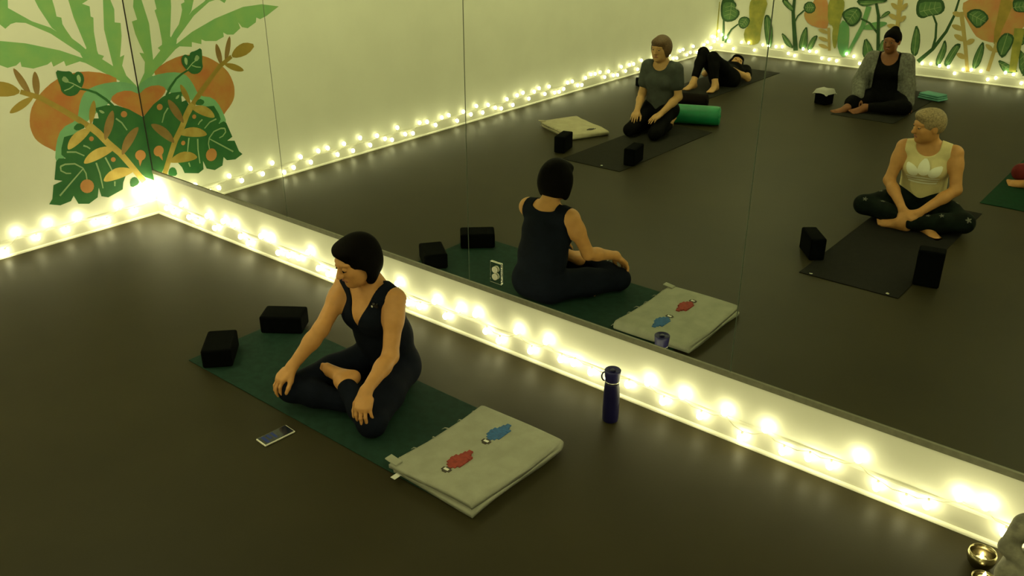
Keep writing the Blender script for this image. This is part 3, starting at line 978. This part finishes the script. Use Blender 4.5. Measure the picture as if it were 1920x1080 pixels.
def relax(v, q, n=1, w=.5):
    for _ in range(n):
        acc = np.zeros_like(v); num = np.zeros(len(v))
        for a, b in ((0, 1), (1, 2), (2, 3), (3, 0)):
            np.add.at(acc, q[:, a], v[q[:, b]]); np.add.at(num, q[:, a], 1)
            np.add.at(acc, q[:, b], v[q[:, a]]); np.add.at(num, q[:, b], 1)
        v = v * (1 - w) + w * acc / num[:, None]
    return v


def sdf_obj(name, prims, h, m, parent, offset=0.0, region=None, cut=None, smooth=1):
    f, ax, lo = make_field(prims, h)
    f = f - offset
    X, Y, Z = ax[0][:, None, None], ax[1][None, :, None], ax[2][None, None, :]
    if region is not None:
        f = np.maximum(f, region(X, Y, Z).astype(np.float32))
    if cut is not None:
        for p in cut:
            f = np.maximum(f, -p.fn(X, Y, Z).astype(np.float32))
    # keep everything above the floor
    v, q = surface_nets(f, lo, h)
    v = relax(v, q, smooth)
    v[:, 2] = np.maximum(v[:, 2], .006)
    return link(name, np_mesh(name, v, q), m, parent)


def frame(fwd, up):
    f = unit(fwd)
    u = unit(V(up) - f * (V(up) @ f))
    return np.array([np.cross(u, f), u, f])       # rows: side, up, forward


def head_prims(c, A, s=1.0, k=.012):
    """c head centre, A rows side/up/forward"""
    P = lambda x, y, z: V(c) + s * (x * A[0] + y * A[1] + z * A[2])
    R = lambda *r: tuple(q * s for q in r)
    out = [ell(P(0, .032, -.012), R(.075, .082, .092), A, .02), ell(P(0, -.020, .022), R(.062, .080, .068), A, .03),
           ell(P(0, -.085, .055), R(.033, .028, .034), A, .03), ell(P(.036, -.048, .025), R(.028, .045, .045), A, .03), ell(P(-.036, -.048, .025), R(.028, .045, .045), A, .03),
           cap(P(0, .018, .086), P(0, -.022, .110), .009 * s, .012 * s, .012), ell(P(0, -.026, .100), R(.017, .010, .014), A, .01),
           ell(P(0, .034, .070), R(.052, .014, .022), A, .02),
           ell(P(.034, -.012, .062), R(.024, .022, .022), A, .02), ell(P(-.034, -.012, .062), R(.024, .022, .022), A, .02),
           ell(P(0, -.052, .083), R(.024, .013, .011), A, .008)]
    for sx in (-1, 1):
        out.append(ell(P(sx * .077, -.004, -.008), R(.010, .032, .019), A, .006))
    return out, P


def hand_prims(wr, d, n, th, s=1.0, curl=(.5, .6, .4), spread=.06):
    """wrist, finger direction, back-of-hand normal, thumb-side direction"""
    wr, d = V(wr), unit(d)
    n = unit(V(n) - d * (V(n) @ d))
    t = unit(V(th) - d * (V(th) @ d) - n * (V(th) @ n))
    out = [loft(wr, wr + d * .075 * s, (.027 * s, .019 * s), (.038 * s, .015 * s), t, .02)]
    base = wr + d * .082 * s
    for i, (o, L, r) in enumerate(((.031, .068, .0088), (.010, .078, .0092), (-.011, .072, .0088), (-.031, .056, .0078))):
        p = base + t * o * s - d * (.010 * s if i in (0, 3) else 0) - d * (.006 * s if i == 3 else 0)
        dd = unit(d + t * (o / .031) * spread)
        nn = n
        prev = p - d * .03 * s
        out.append(cap(prev, p, .011 * s, r * 1.12 * s, .012))
        ang = 0
        for seg, (fr, cu) in enumerate(zip((.45, .31, .24), curl)):
            ang += cu
            q = p + (dd * math.cos(ang) - nn * math.sin(ang)) * L * fr * s
            out.append(cap(p, q, r * (1 - .1 * seg) * s, r * (.92 - .1 * seg) * s, .004))
            p = q
    p = wr + d * .018 * s + t * .022 * s - n * .006 * s
    q = p + unit(d * .72 + t * .62 - n * .3) * .044 * s
    out.append(cap(p, q, .0155 * s, .0118 * s, .016))
    q2 = q + unit(d * .95 + t * .25 - n * .35) * .032 * s
    out.append(cap(q, q2, .0112 * s, .0098 * s, .006))
    q3 = q2 + unit(d * 1 + t * .02 - n * .45) * .024 * s
    out.append(cap(q2, q3, .0098 * s, .0082 * s, .005))
    return out


def foot_prims(an, d, n, s=1.0):
    """ankle, toe direction, instep (up) direction"""
    an, d = V(an), unit(d)
    n = unit(V(n) - d * (V(n) @ d))
    t = np.cross(n, d)
    heel = an - d * .035 * s - n * .045 * s
    ball = an + d * .125 * s - n * .052 * s
    out = [cap(an, heel, .034 * s, .030 * s, .03), loft(an + d * .01 * s - n * .015 * s, ball, (.031 * s, .032 * s), (.043 * s, .017 * s), t, .03),
           cap(heel, ball, .028 * s, .022 * s, .03)]
    for i, o in enumerate((.030, .013, -.002, -.016, -.029)):
        L = (.050, .048, .043, .037, .030)[i]
        r = (.0135, .0095, .009, .0085, .008)[i]
        p = ball + t * o * s
        out.append(cap(p, p + d * L * s, r * 1.05 * s, r * s, .006))
    return out


def person(label, loc, rz, J, look, cat='person', h=.006, mirror=False, group='people in the yoga class'):
    """J: joints in the person's own frame (facing -y, left = +x). look: materials, hair and clothes.
    mirror flips the pose left-right (figure known from its mirror image)."""
    if mirror:
        J = {k: (V(v) * V(-1, 1, 1) if isinstance(v, tuple) and len(v) == 3 and k != 'curl' else v) for k, v in J.items()}
    J = {k: (V(v) if isinstance(v, tuple) else v) for k, v in J.items()}
    e = empty('person', (loc[0], loc[1], look.get('z', 0)), rz, label, cat, group)
    g = look.get('girth', 1.0)
    S = look.get('arm', 1.0)
    hw, ww = look.get('hipw', 1.0), look.get('waistw', 1.0)
    left = unit(J['shL'] - J['shR'])
    pel, neck = J['pelvis'], J['neck']
    waist, chest = J['waist'], J['chest']
    up = unit(neck - pel)
    fwd = np.cross(left, up)
    if fwd @ V(0, -1, 0) < 0 and not J.get('free', False): fwd = -fwd
    if 'front' in J: fwd = unit(J['front'])
    hl = unit(J['hipL'] - J['hipR'])
    # ---- prims
    torso = [loft(pel - up * .01, waist, (.165 * g * hw, .115 * g * hw), (.128 * g * ww, .095 * g * ww), left, .05),
             loft(waist, chest, (.126 * g * ww, .094 * g * ww), (.143 * g, .103 * g), left, .05),
             loft(chest, neck - up * .055, (.143 * g, .100 * g), (.112, .062), left, .05),
             cap(J['shL'] - left * .02, J['shR'] + left * .02, .048, .048, .05),
             cap(neck - up * .005 - fwd * .01, J['shL'] - left * .03 + up * .004, .042, .036, .04), cap(neck - up * .005 - fwd * .01, J['shR'] + left * .03 + up * .004, .042, .036, .04)]
    bust = look.get('bust', .05)
    if bust:
        for s in (-1, 1):
            torso.append(ell(chest - up * .005 + left * s * .065 + fwd * .062 * g, (bust * 1.15, bust * 1.1, bust), np.array([left, up, fwd]), .03))
    pelvis = [ell(J['hipL'] * V(hw, 1, 1) - fwd * .03 * hw, (.098 * g * hw, .098 * g * hw, .092 * g), None, .05), ell(J['hipR'] * V(hw, 1, 1) - fwd * .03 * hw, (.098 * g * hw, .098 * g * hw, .092 * g), None, .05)]
    arms = {}
    for s in 'LR':
        sh, el, wr = J['sh' + s], J['el' + s], J['wr' + s]
        arms[s] = ([cap(sh, sh + (el - sh) * .35, .050 * S, .044 * S, .03), cap(sh + (el - sh) * .3, el, .044 * S, .036 * S, .03)],
                   [cap(el, el + (wr - el) * .35, .037 * S, .037 * S, .02), cap(el + (wr - el) * .3, wr, .0375 * S, .025 * S, .02)])
    legs = []
    lower = []
    for s in 'LR':
        hp, kn, an = J['hip' + s], J['knee' + s], J['ankle' + s]
        legs += [cap(hp, hp + (kn - hp) * .5, .088 * g, .076 * g, .04), cap(hp + (kn - hp) * .5, kn, .076 * g, .057 * g, .03)]
        mid = kn + (an - kn) * .35
        end = an - unit(an - kn) * look.get('cuff', .03)
        legs += [cap(kn, mid, .055 * g, .053 * g, .03), cap(mid, end, .053 * g, .040, .03)]
        lower.append(cap(mid, an, .047, .034, .02))
    A = frame(J['face'], J.get('headup', V(0, 0, 1)))
    hs = look.get('head', 1.0)
    hp_, HP = head_prims(J['head'], A, hs)
    nk = [cap(neck - up * .02 - fwd * .005, J['head'] + hs * (-.04 * A[1] - .028 * A[2]), .052, .050, .03)]
    hands = []
    for s in 'LR':
        hands += hand_prims(J['wr' + s], J['hd' + s], J['hn' + s], J['ht' + s], look.get('hand', .95), tuple(J.get('curl', (.5, .6, .4))))
    feet = []
    for s in 'LR':
        if ('toe' + s) in J:
            feet += foot_prims(J['ankle' + s], J['toe' + s], J['instep' + s], look.get('foot', .92))
    thin = [Prim(p.fn, p.lo, p.hi, p.k) for p in legs]
    body = torso + pelvis + nk + arms['L'][0] + arms['L'][1] + arms['R'][0] + arms['R'][1] + lower + hp_ + hands + feet
    # eye sockets
    socket = [ell(HP(sx * .031, .012, .098), (.016 * hs, .010 * hs, .012 * hs), A) for sx in (-1, 1)]
    sdf_obj('body', body, h, M[look['skin']], e, cut=socket)
    # ---- face details
    for sx in (-1, 1):
        ebm = bmesh.new()
        bmesh.ops.create_uvsphere(ebm, u_segments=14, v_segments=8, radius=.0115 * hs)
        Mx = Matrix.Translation(Vector(HP(sx * .031, .012, .0795)))
        eo = obj('eye', move_bm(ebm, Mx), M['eye_white'], e, True)
        ib = bmesh.new()
        bmesh.ops.create_uvsphere(ib, u_segments=12, v_segments=8, radius=.006 * hs)
        obj('iris', move_bm(ib, Matrix.Translation(Vector(HP(sx * .031, .0095, .0865)))), M['iris'], eo, True)
        lid = [ell(HP(sx * .031, .0175 if not look.get('closed') else .0135, .0800), (.0145 * hs, (.0085 if not look.get('closed') else .0125) * hs, .0128 * hs), A, .004)]
        sdf_obj('eyelid', lid, .0025, M[look['skin']], e)
        brow = [cap(HP(sx * .014, .031, .0885), HP(sx * .034, .035, .083), .0035 * hs, .0035 * hs, .004), cap(HP(sx * .034, .035, .083), HP(sx * .047, .029, .071), .0035 * hs, .002 * hs, .004)]
        sdf_obj('eyebrow', brow, .0025, M[look['hair']], e)
    if look.get('closed'):
        for sx in (-1, 1):
            sdf_obj('eyelash', [cap(HP(sx * .019, .006, .0905), HP(sx * .031, .003, .0925), .0022 * hs, .0026 * hs, .004), cap(HP(sx * .031, .003, .0925), HP(sx * .044, .007, .0845), .0026 * hs, .002 * hs, .004)], .0022, M[look['hair']], e)
    lips = [cap(HP(-.020, -.0535, .0865), HP(0, -.049, .0945), .003 * hs, .0048 * hs, .004), cap(HP(0, -.049, .0945), HP(.020, -.0535, .0865), .0048 * hs, .003 * hs, .004),
            cap(HP(-.016, -.058, .087), HP(.016, -.058, .087), .0052 * hs, .0052 * hs, .004)]
    sdf_obj('lips', lips, .0025, M['lips'], e)
    # ---- hair
    st = look['style']
    H = [ell(HP(0, .036, -.016), tuple(hs * q for q in (.086, .093, .103)), A, .02)]
    facecut = [ell(HP(0, -.032, .115), tuple(hs * q for q in (.067, .095, .082)), A)]
    if st == 'bob':
        H += [ell(HP(0, -.014, -.038), tuple(hs * q for q in (.095, .092, .078)), A, .04),
              ell(HP(.074, -.030, -.004), tuple(hs * q for q in (.022, .072, .040)), A, .03), ell(HP(-.074, -.030, -.004), tuple(hs * q for q in (.022, .072, .040)), A, .03),
              ell(HP(0, .082, .040), tuple(hs * q for q in (.070, .030, .050)), A, .03)]
        facecut = [ell(HP(0, -.026, .112), tuple(hs * q for q in (.073, .100, .092)), A), ell(HP(0, -.070, .088), tuple(hs * q for q in (.120, .078, .075)), A)] + [ell(HP(sx * .078, -.045, .056), tuple(hs * q for q in (.045, .052, .050)), A) for sx in (-1, 1)]
        sdf_obj('hair', H, h * .8, M[look['hair']], e, cut=facecut)
    elif st == 'bangs':
        H += [ell(HP(0, .002, -.038), tuple(hs * q for q in (.089, .084, .070)), A, .04),
              ell(HP(.072, -.012, .0), tuple(hs * q for q in (.020, .060, .040)), A, .03), ell(HP(-.072, -.012, .0), tuple(hs * q for q in (.020, .060, .040)), A, .03),
              ell(HP(0, .070, .048), tuple(hs * q for q in (.066, .034, .046)), A, .03)]
        facecut = [ell(HP(0, -.046, .112), tuple(hs * q for q in (.066, .094, .090)), A)]
        sdf_obj('hair', H, h * .8, M[look['hair']], e, cut=facecut)
    elif st == 'short':
        H += [ell(HP(0, .088, .035), tuple(hs * q for q in (.066, .034, .062)), A, .03), ell(HP(0, .005, -.055), tuple(hs * q for q in (.070, .060, .050)), A, .03)]
        facecut = [ell(HP(0, -.040, .110), tuple(hs * q for q in (.082, .102, .085)), A), ell(HP(0, -.13, -.02), tuple(hs * q for q in (.12, .085, .10)), A)]
        facecut += [ell(HP(sx * .085, -.02, -.0), tuple(hs * q for q in (.03, .04, .028)), A) for sx in (-1, 1)]
        sdf_obj('hair', H, h * .8, M[look['hair']], e, cut=facecut)
    elif st == 'tied':
        H += [ell(HP(0, .105, -.055), tuple(hs * q for q in (.045, .040, .042)), A, .015), ell(HP(0, .0, -.06), tuple(hs * q for q in (.065, .06, .05)), A, .03)]
        facecut = [ell(HP(0, -.035, .115), tuple(hs * q for q in (.076, .108, .090)), A), ell(HP(0, -.13, -.02), tuple(hs * q for q in (.12, .075, .10)), A)]
        sdf_obj('hair', H, h * .8, M[look['hair']], e, cut=facecut)
    # ---- clothes: offset skins of the body, ended by regions in the torso frame
    def tor(X, Y, Z):
        x, y, z = X - neck[0], Y - neck[1], Z - neck[2]
        return (x * left[0] + y * left[1] + z * left[2], x * up[0] + y * up[1] + z * up[2], x * fwd[0] + y * fwd[1] + z * fwd[2])
    top = look['top']
    hem = look.get('hem', .02)
    wlen = np.linalg.norm(neck - pel)
    vdeep, vwide, vback, armhole = look.get('neckline', (.17, .075, .05, .150))
    def region(X, Y, Z):
        u, v, w = tor(X, Y, Z)
        au = np.abs(u)
        front = w > -.005
        if look.get('vneck', True):
            line = -vdeep + au * (vdeep / vwide)
        else:
            line = -vdeep * np.sqrt(np.clip(1 - (au / vwide) ** 2, 0, 1)) - 0 * w
            line = np.where(au > vwide, .3, line)
        bl = -vback * np.sqrt(np.clip(1 - (au / vwide) ** 2, 0, 1)) + np.where(au > vwide, .3, 0) + 0 * w
        neckcut = np.where(front, v - line, v - bl)
        low = -(v + wlen - hem)
        r = np.maximum(neckcut * .6, low)
        if look.get('sleeve', 0) <= 0:
            sl = au - (armhole + .10 * np.clip((-v - .13) / .12, 0, 1) + .012 * np.clip((-v - .02) / .1, 0, 1))
            r = np.maximum(r, sl)
        return r
    tp = list(torso) + pelvis
    if look.get('sleeve', 0) > 0:
        for s in 'LR':
            sh, el, wr = J['sh' + s], J['el' + s], J['wr' + s]
            f = look['sleeve']
            if f <= 1:
                tp += [cap(sh, sh + (el - sh) * f, .056 * S, .054 * S, .03)]
            else:
                tp += [cap(sh, el, .055 * S, .047 * S, .03), cap(el, el + (wr - el) * (f - 1), .047 * S, .040 * S, .02)]
    to = sdf_obj(look.get('topname', 'tank_top'), tp, h, M[top], e, offset=look.get('toff', .007), region=region)
    pants = legs + pelvis + [loft(pel - up * .01, pel + (waist - pel) * .6, (.163 * g * hw, .113 * g * hw), (.138 * g, .10 * g), left, .05)]
    po = sdf_obj('leggings', pants, h, M[look['pants']], e, offset=.006)
    if look.get('cardigan'):
        cp = list(torso) + pelvis
        for s in 'LR':
            sh, el, wr = J['sh' + s], J['el' + s], J['wr' + s]
            cp += [cap(sh, el, .060, .054, .03), cap(el, el + (wr - el) * .86, .054, .044, .02)]
        cp += [loft(pel - left * .20 + up * .06, pel - left * .24 - up * .06, (.03, .07), (.03, .08), left, .04), loft(pel + left * .20 + up * .06, pel + left * .24 - up * .06, (.03, .07), (.03, .08), left, .04)]
        def creg(X, Y, Z):
            u, v, w = tor(X, Y, Z)
            gap = .105 + .03 * np.clip(-v / .4, 0, 1) - np.abs(u)
            r = np.where(w > -.03, gap, -.3 + 0 * u)
            return np.maximum(r, v - .035 - 0 * u)
        sdf_obj('cardigan', cp, h, M[look['cardigan']], e, offset=.019, region=creg)
    return e, dict(neck=neck, up=up, left=left, fwd=fwd, chest=chest, HP=HP, top=to, pants=po)


# ------------------------------------------------------------------ people
def ray_on(o, origin, d):
    from mathutils.bvhtree import BVHTree
    me = o.data
    t = BVHTree.FromPolygons([v.co.copy() for v in me.vertices], [tuple(p.vertices) for p in me.polygons])
    return t


def px_local(e, u, v):
    mi = e.matrix_basis.inverted()
    o = mi @ Vector(CAM)
    d = (mi.to_3x3() @ Vector(px_ray(u, v))).normalized()
    return o, d


# the teacher, seen directly (frame triangulated from the direct view and the mirror view)
TJ = dict(pelvis=(0, 0, .115), waist=(0, -.025, .27), chest=(-.003, -.07, .41), neck=(-.003, -.082, .553), head=(-.002, -.150, .69),
          face=(-.17, -.92, -.28), headup=(-.02, -.2, 1), shL=(.158, -.080, .515), shR=(-.165, -.092, .512),
          elL=(.212, -.180, .285), wrL=(.270, -.385, .222), hdL=(.045, -.075, -.085), hnL=(.25, -.8, .6), htL=(-1, -.3, 0),
          elR=(-.115, -.300, .365), wrR=(-.180, -.435, .205), hdR=(-.03, -.10, -.075), hnR=(-.2, -.55, .8), htR=(1, -.1, -.2),
          hipL=(.088, -.02, .105), hipR=(-.088, -.02, .105), kneeL=(.300, -.393, .075), kneeR=(-.175, -.455, .098),
          ankleL=(.050, -.335, .165), toeL=(-.97, -.22, -.02), instepL=(.1, -.85, -.15), ankleR=(.120, -.31, .050), toeR=(.9, .35, 0), instepR=(.2, -.9, .3),
          curl=(.35, .50, .40))
te, ti = person('person in a navy tank top sitting cross-legged on the green mat by the mirror', (3.10, -.60), 0, TJ,
                dict(skin='skin', hair='hair_black', style='bob', top='navy', pants='navy_pants', neckline=(.165, .082, .022, .155), bust=.052, hem=.0, closed=True, cuff=.05, hipw=.86, waistw=1.10, hand=1.05), h=.0045)
# clip-on microphone on the shoulder strap
tree = ray_on(ti['top'], None, None)
o_, d_ = px_local(te, 706, 572)
hit = tree.ray_cast(o_, d_)
if hit[0] is not None:
    p = hit[0]
    n = hit[1] if hit[1].dot(d_) < 0 else -hit[1]
    me_ = empty('lapel_microphone', te.matrix_basis @ (p + n * .002), 0, 'tiny black clip-on microphone on the teacher\'s shoulder strap', 'microphone')
    obj('clip', box_bm(-.012, .012, -.008, .004, -.011, .011, .003, 2), M['plastic_black'], me_)
    obj('capsule', tube_bm([(-.010, -.010, .008), (.004, -.012, .010)], .006, 12), M['plastic_black'], me_, True)
    obj('white_highlight', box_bm(-.022, -.014, -.013, -.008, -.012, -.003, .001, 1), M['plastic_white'], me_)  # white piece: the microphone's highlights put into its colour


def mirrored(loc, face):
    th = math.atan2(face[0], -face[1])
    return (loc[0], -loc[1]), PI - th


# cross-legged person in the cream tank top
l, r = mirrored((4.375, 3.48), (.16, -.98))
WJ = dict(pelvis=(0, 0, .11), waist=(0, -.01, .26), chest=(0, -.05, .40), neck=(-.005, -.075, .555), head=(-.030, -.125, .685), face=(-.80, -.58, -.12), headup=(0, -.1, 1),
          shL=(.172, -.075, .508), shR=(-.168, -.070, .508), elL=(.225, -.16, .275), elR=(-.215, -.15, .275), wrL=(.035, -.365, .135), wrR=(-.070, -.355, .140),
          hdL=(-.75, -.5, -.35), hdR=(.35, -.7, -.75), hnL=(.2, -.5, .7), hnR=(-.2, -.5, .8), htL=(0, -.3, 1), htR=(.6, .2, .5),
          hipL=(.09, -.02, .10), hipR=(-.09, -.02, .10), kneeL=(.325, -.30, .095), kneeR=(-.335, -.30, .115), ankleL=(-.06, -.40, .060), ankleR=(.10, -.35, .045),
          toeL=(-.96, .05, .08), instepL=(0, -.5, .85), toeR=(.65, -.75, -.05), instepR=(.3, -.5, .7), curl=(.5, .6, .5))
we, wi = person('person in a cream tank top with short light hair sitting cross-legged, seen in the mirror', l, r, WJ,
                dict(skin='skin', hair='hair_blond', style='short', top='white_tank', pants='floral', neckline=(.062, .078, .02, .150), vneck=False, bust=.058, girth=1.08, hipw=.92, arm=1.05, hem=.03, cuff=.05), h=.006, mirror=True)


def decal(info, e, poly, m, name, sub=3):
    """flat print laid on the front of the top; poly in (side, up) metres from the chest point"""
    tree = ray_on(info['top'], None, None)
    bm = bmesh.new()
    bm.faces.new([bm.verts.new((p[0], p[1], 0)) for p in poly])
    bmesh.ops.triangulate(bm, faces=bm.faces[:])
    for _ in range(sub):
        bmesh.ops.subdivide_edges(bm, edges=bm.edges[:], cuts=1, use_grid_fill=True)
    c, L, U, Fd = info['chest'], info['left'], info['up'], info['fwd']
    for v in bm.verts:
        o = Vector(c + L * v.co.x + U * v.co.y + Fd * .5)
        hit = tree.ray_cast(o, Vector(-Fd))
        v.co = (hit[0] + Vector(Fd) * .0035) if hit[0] is not None else Vector(c + L * v.co.x + U * v.co.y + Fd * .12)
    return obj(name, bm, M[m], e, True)


def lobe(cx, cy, w, hgt, ang):
    pts = [(0, 0), (.35 * w, .12 * hgt), (.5 * w, .40 * hgt), (.38 * w, .72 * hgt), (0, hgt), (-.38 * w, .72 * hgt), (-.5 * w, .40 * hgt), (-.35 * w, .12 * hgt)]
    c, s = math.cos(ang), math.sin(ang)
    return [(cx + c * x - s * y, cy + s * x + c * y) for x, y in chaikin(pts, 1)]


decal(wi, we, lobe(0, -.035, .085, .130, 0), 'print_white', 'printed_leaf')
decal(wi, we, lobe(.040, -.035, .075, .115, -.75), 'print_white', 'printed_leaf')
decal(wi, we, lobe(-.040, -.035, .075, .115, .75), 'print_white', 'printed_leaf')
for k in range(3):
    y = -.056 - .022 * k
    decal(wi, we, [(-.11 + .008 * k, y), (.11 - .008 * k, y), (.11 - .008 * k, y + .012), (-.11 + .008 * k, y + .012)], 'print_white', 'printed_stripe', 5)

# pale flowers printed on the dark leggings
pr_ = random.Random(11)
lm = wi['pants'].data
spots = []
while len(spots) < 16:
    v = lm.vertices[pr_.randrange(len(lm.vertices))]
    if v.normal.z > .25 and v.co.y < -.08 and all((v.co - q).length > .07 for q, _ in spots):
        spots.append((v.co.copy(), v.normal.copy()))
for q, nn in spots:
    bm = bmesh.new()
    k = pr_.uniform(.011, .017)
    ph = pr_.uniform(0, 6)
    bm.faces.new([bm.verts.new((k * (1 + .45 * math.cos(5 * t)) * math.cos(t + ph), k * (1 + .45 * math.cos(5 * t)) * math.sin(t + ph), 0)) for t in np.linspace(0, 2 * PI, 25)[:-1]])
    move_bm(bm, Matrix.Translation(q + nn * .002) @ nn.to_track_quat('Z', 'Y').to_matrix().to_4x4())
    obj('printed_flower', bm, M['flower'], we)

# kneeling person in the grey T-shirt
l, r = mirrored((1.655, 4.36), (.10, -1))
KJ = dict(pelvis=(0, .02, .215), waist=(0, .01, .36), chest=(0, -.015, .49), neck=(0, -.005, .655), head=(-.012, -.035, .785), face=(-.10, -.98, -.08), headup=(0, 0, 1),
          shL=(.150, -.005, .605), shR=(-.145, -.005, .605), elL=(.195, -.02, .355), elR=(-.180, -.03, .340), wrL=(.120, -.235, .225), wrR=(-.125, -.235, .220),
          hdL=(-.35, -.8, -.35), hdR=(.15, -.85, -.4), hnL=(0, -.35, 1), hnR=(0, -.35, 1), htL=(-1, 0, 0), htR=(1, 0, 0),
          hipL=(.085, .02, .205), hipR=(-.085, .02, .205), kneeL=(.135, -.37, .070), kneeR=(-.125, -.37, .070), ankleL=(.085, .06, .050), ankleR=(-.085, .06, .050),
          toeL=(-.15, 1, 0), instepL=(0, 0, -1), toeR=(.15, 1, 0), instepR=(0, 0, -1), curl=(.18, .25, .2))
ke, ki = person('person in a grey T-shirt kneeling upright on a mat, seen in the mirror', l, r, KJ,
                dict(skin='skin_pale', hair='hair_brown', style='bangs', top='grey_tee', topname='t_shirt', pants='black_cloth', neckline=(.06, .075, .015, .15), vneck=False, sleeve=.55, bust=.042, girth=.90, hem=-.03, cuff=.02, toff=.010), h=.006, mirror=True)

# person in black lying on the back with knees raised, near the far corner
l, r = mirrored((1.20, 6.62), (0, -1))
LJ = dict(pelvis=(0, 0, .115), waist=(-.04, .15, .112), chest=(-.075, .30, .120), neck=(-.115, .46, .130), head=(-.150, .580, .140), face=(.50, -.40, .75), headup=(-.2, .8, .45), front=(.10, -.10, 1),
          shL=(.045, .475, .115), shR=(-.265, .385, .115), elL=(.170, .270, .065), elR=(-.36, .20, .07), wrL=(.055, .090, .185), wrR=(-.170, .07, .205),
          hdL=(-.8, -.35, .25), hdR=(.9, -.2, .05), hnL=(0, -.1, 1), hnR=(0, -.1, 1), htL=(0, 1, 0), htR=(0, 1, 0),
          hipL=(.085, .02, .105), hipR=(-.085, -.01, .105), kneeL=(-.035, -.27, .370), kneeR=(-.195, -.21, .395), ankleL=(.075, -.365, .080), ankleR=(-.17, -.44, .085),
          toeL=(.10, -1, -.05), instepL=(0, .1, 1), toeR=(-.1, -1, -.05), instepR=(0, .1, 1), curl=(.3, .35, .3))
person('person in black lying on the back with raised knees by the far corner', l, r, LJ,
       dict(skin='skin_pale', hair='hair_black', style='bob', top='black_cloth', topname='t_shirt', pants='black_cloth', neckline=(.06, .075, .03, .15), vneck=False, sleeve=.45, bust=.04, girth=.95, hem=-.02, cuff=.09, closed=True), h=.008, mirror=True)

# person in black with a grey cardigan
l, r = mirrored((3.02, 6.72), (.20, -.98))
SJ = dict(pelvis=(0, 0, .115), waist=(0, -.005, .265), chest=(0, -.03, .40), neck=(0, -.03, .555), head=(-.005, -.075, .70), face=(-.25, -.92, -.12), headup=(0, 0, 1),
          shL=(.172, -.03, .505), shR=(-.172, -.03, .505), elL=(.225, -.06, .265), elR=(-.255, -.10, .265), wrL=(.265, -.13, .075), wrR=(-.225, -.29, .135),
          hdL=(.2, -.9, -.25), hdR=(.05, -.75, -.7), hnL=(0, -.2, 1), hnR=(-.1, -.5, .85), htL=(-1, 0, 0), htR=(1, 0, 0),
          hipL=(.09, -.02, .105), hipR=(-.09, -.02, .105), kneeL=(.25, -.34, .090), kneeR=(-.26, -.31, .090), ankleL=(-.13, -.38, .060), ankleR=(-.30, -.42, .045),
          toeL=(-.55, -.80, .0), instepL=(.3, -.5, .8), toeR=(-.6, -.75, 0), instepR=(.2, -.5, .8), curl=(.4, .5, .4))
person('person in black with an open grey cardigan sitting by the far wall', l, r, SJ,
       dict(skin='skin_tan', hair='hair_black', style='tied', top='black_cloth', pants='black_cloth', neckline=(.085, .085, .03, .16), vneck=False, bust=.062, girth=1.12, hem=-.02, cuff=.06, cardigan='grey_knit'), h=.008, mirror=True)

# person at the edge of the mirror view, only a knee and a foot come into the picture
l, r = mirrored((5.10, 5.02), (.05, -1))
PJ = dict(WJ)
PJ.update(face=(-.2, -1, -.1), head=(0, -.11, .69), wrL=(.20, -.33, .19), wrR=(-.21, -.33, .19), hdL=(.2, -.8, -.4), hdR=(-.2, -.8, -.4), hnL=(0, -.4, 1), hnR=(0, -.4, 1), htL=(-1, 0, 0), htR=(1, 0, 0),
          ankleL=(-.24, -.37, .060), toeL=(-.96, -.1, .02), kneeR=(-.335, -.26, .10))
person('person in red sitting on the deep green mat at the right edge', l, r, PJ,
       dict(skin='skin', hair='hair_brown', style='bob', top='red_cloth', topname='t_shirt', pants='red_cloth', neckline=(.07, .08, .03, .15), vneck=False, sleeve=1.5, bust=.05, hem=.0, cuff=.06), h=.008, mirror=True)

# ------------------------------------------------------------------ stone statue at the right edge
e = empty('stone_statue', (5.915, -.205, 0), .15, 'grey carved stone statue of a seated meditating figure under the string lights', 'statue')
obj('pedestal', lathe_bm([(0, .0008), (.100, .0008), (.105, .008), (.100, .02), (.092, .028), (.098, .038), (.092, .048), (0, .048)], 28), M['stone'], e, True)
fp = [ell((0, -.01, .085), (.115, .085, .045), None, .02), cap((-.095, -.04, .07), (.05, -.075, .07), .030, .026, .02), cap((.095, -.04, .07), (-.05, -.075, .072), .030, .026, .02),
      loft((0, .02, .09), (0, .015, .20), (.055, .045), (.070, .048), (1, 0, 0), .03), cap((-.072, .012, .205), (.072, .012, .205), .030, .030, .03),
      cap((.088, .01, .20), (.108, -.01, .135), .026, .022, .015), cap((.108, -.01, .135), (.02, -.07, .105), .021, .017, .012),
      cap((-.088, .01, .20), (-.108, -.01, .135), .026, .022, .015), cap((-.108, -.01, .135), (-.02, -.07, .105), .021, .017, .012),
      cap((0, .01, .21), (0, .005, .25), .024, .022, .02), ell((0, .0, .275), (.034, .038, .044), None, .012), ell((0, .012, .318), (.018, .018, .016), None, .008),
      cap((0, -.034, .280), (0, -.041, .266), .005, .007, .006), ell((.034, .005, .265), (.006, .009, .022), None, .004), ell((-.034, .005, .265), (.006, .009, .022), None, .004)]
for k in range(5):
    fp.append(cap((-.05 + .012 * k, -.038 + .004 * k, .205 - .02 * k), (.055, -.040, .13 + .012 * k), .0045, .0045, .006))
sdf_obj('figure', fp, .004, M['stone'], e)
e.scale = (1.32, 1.32, 1.32)
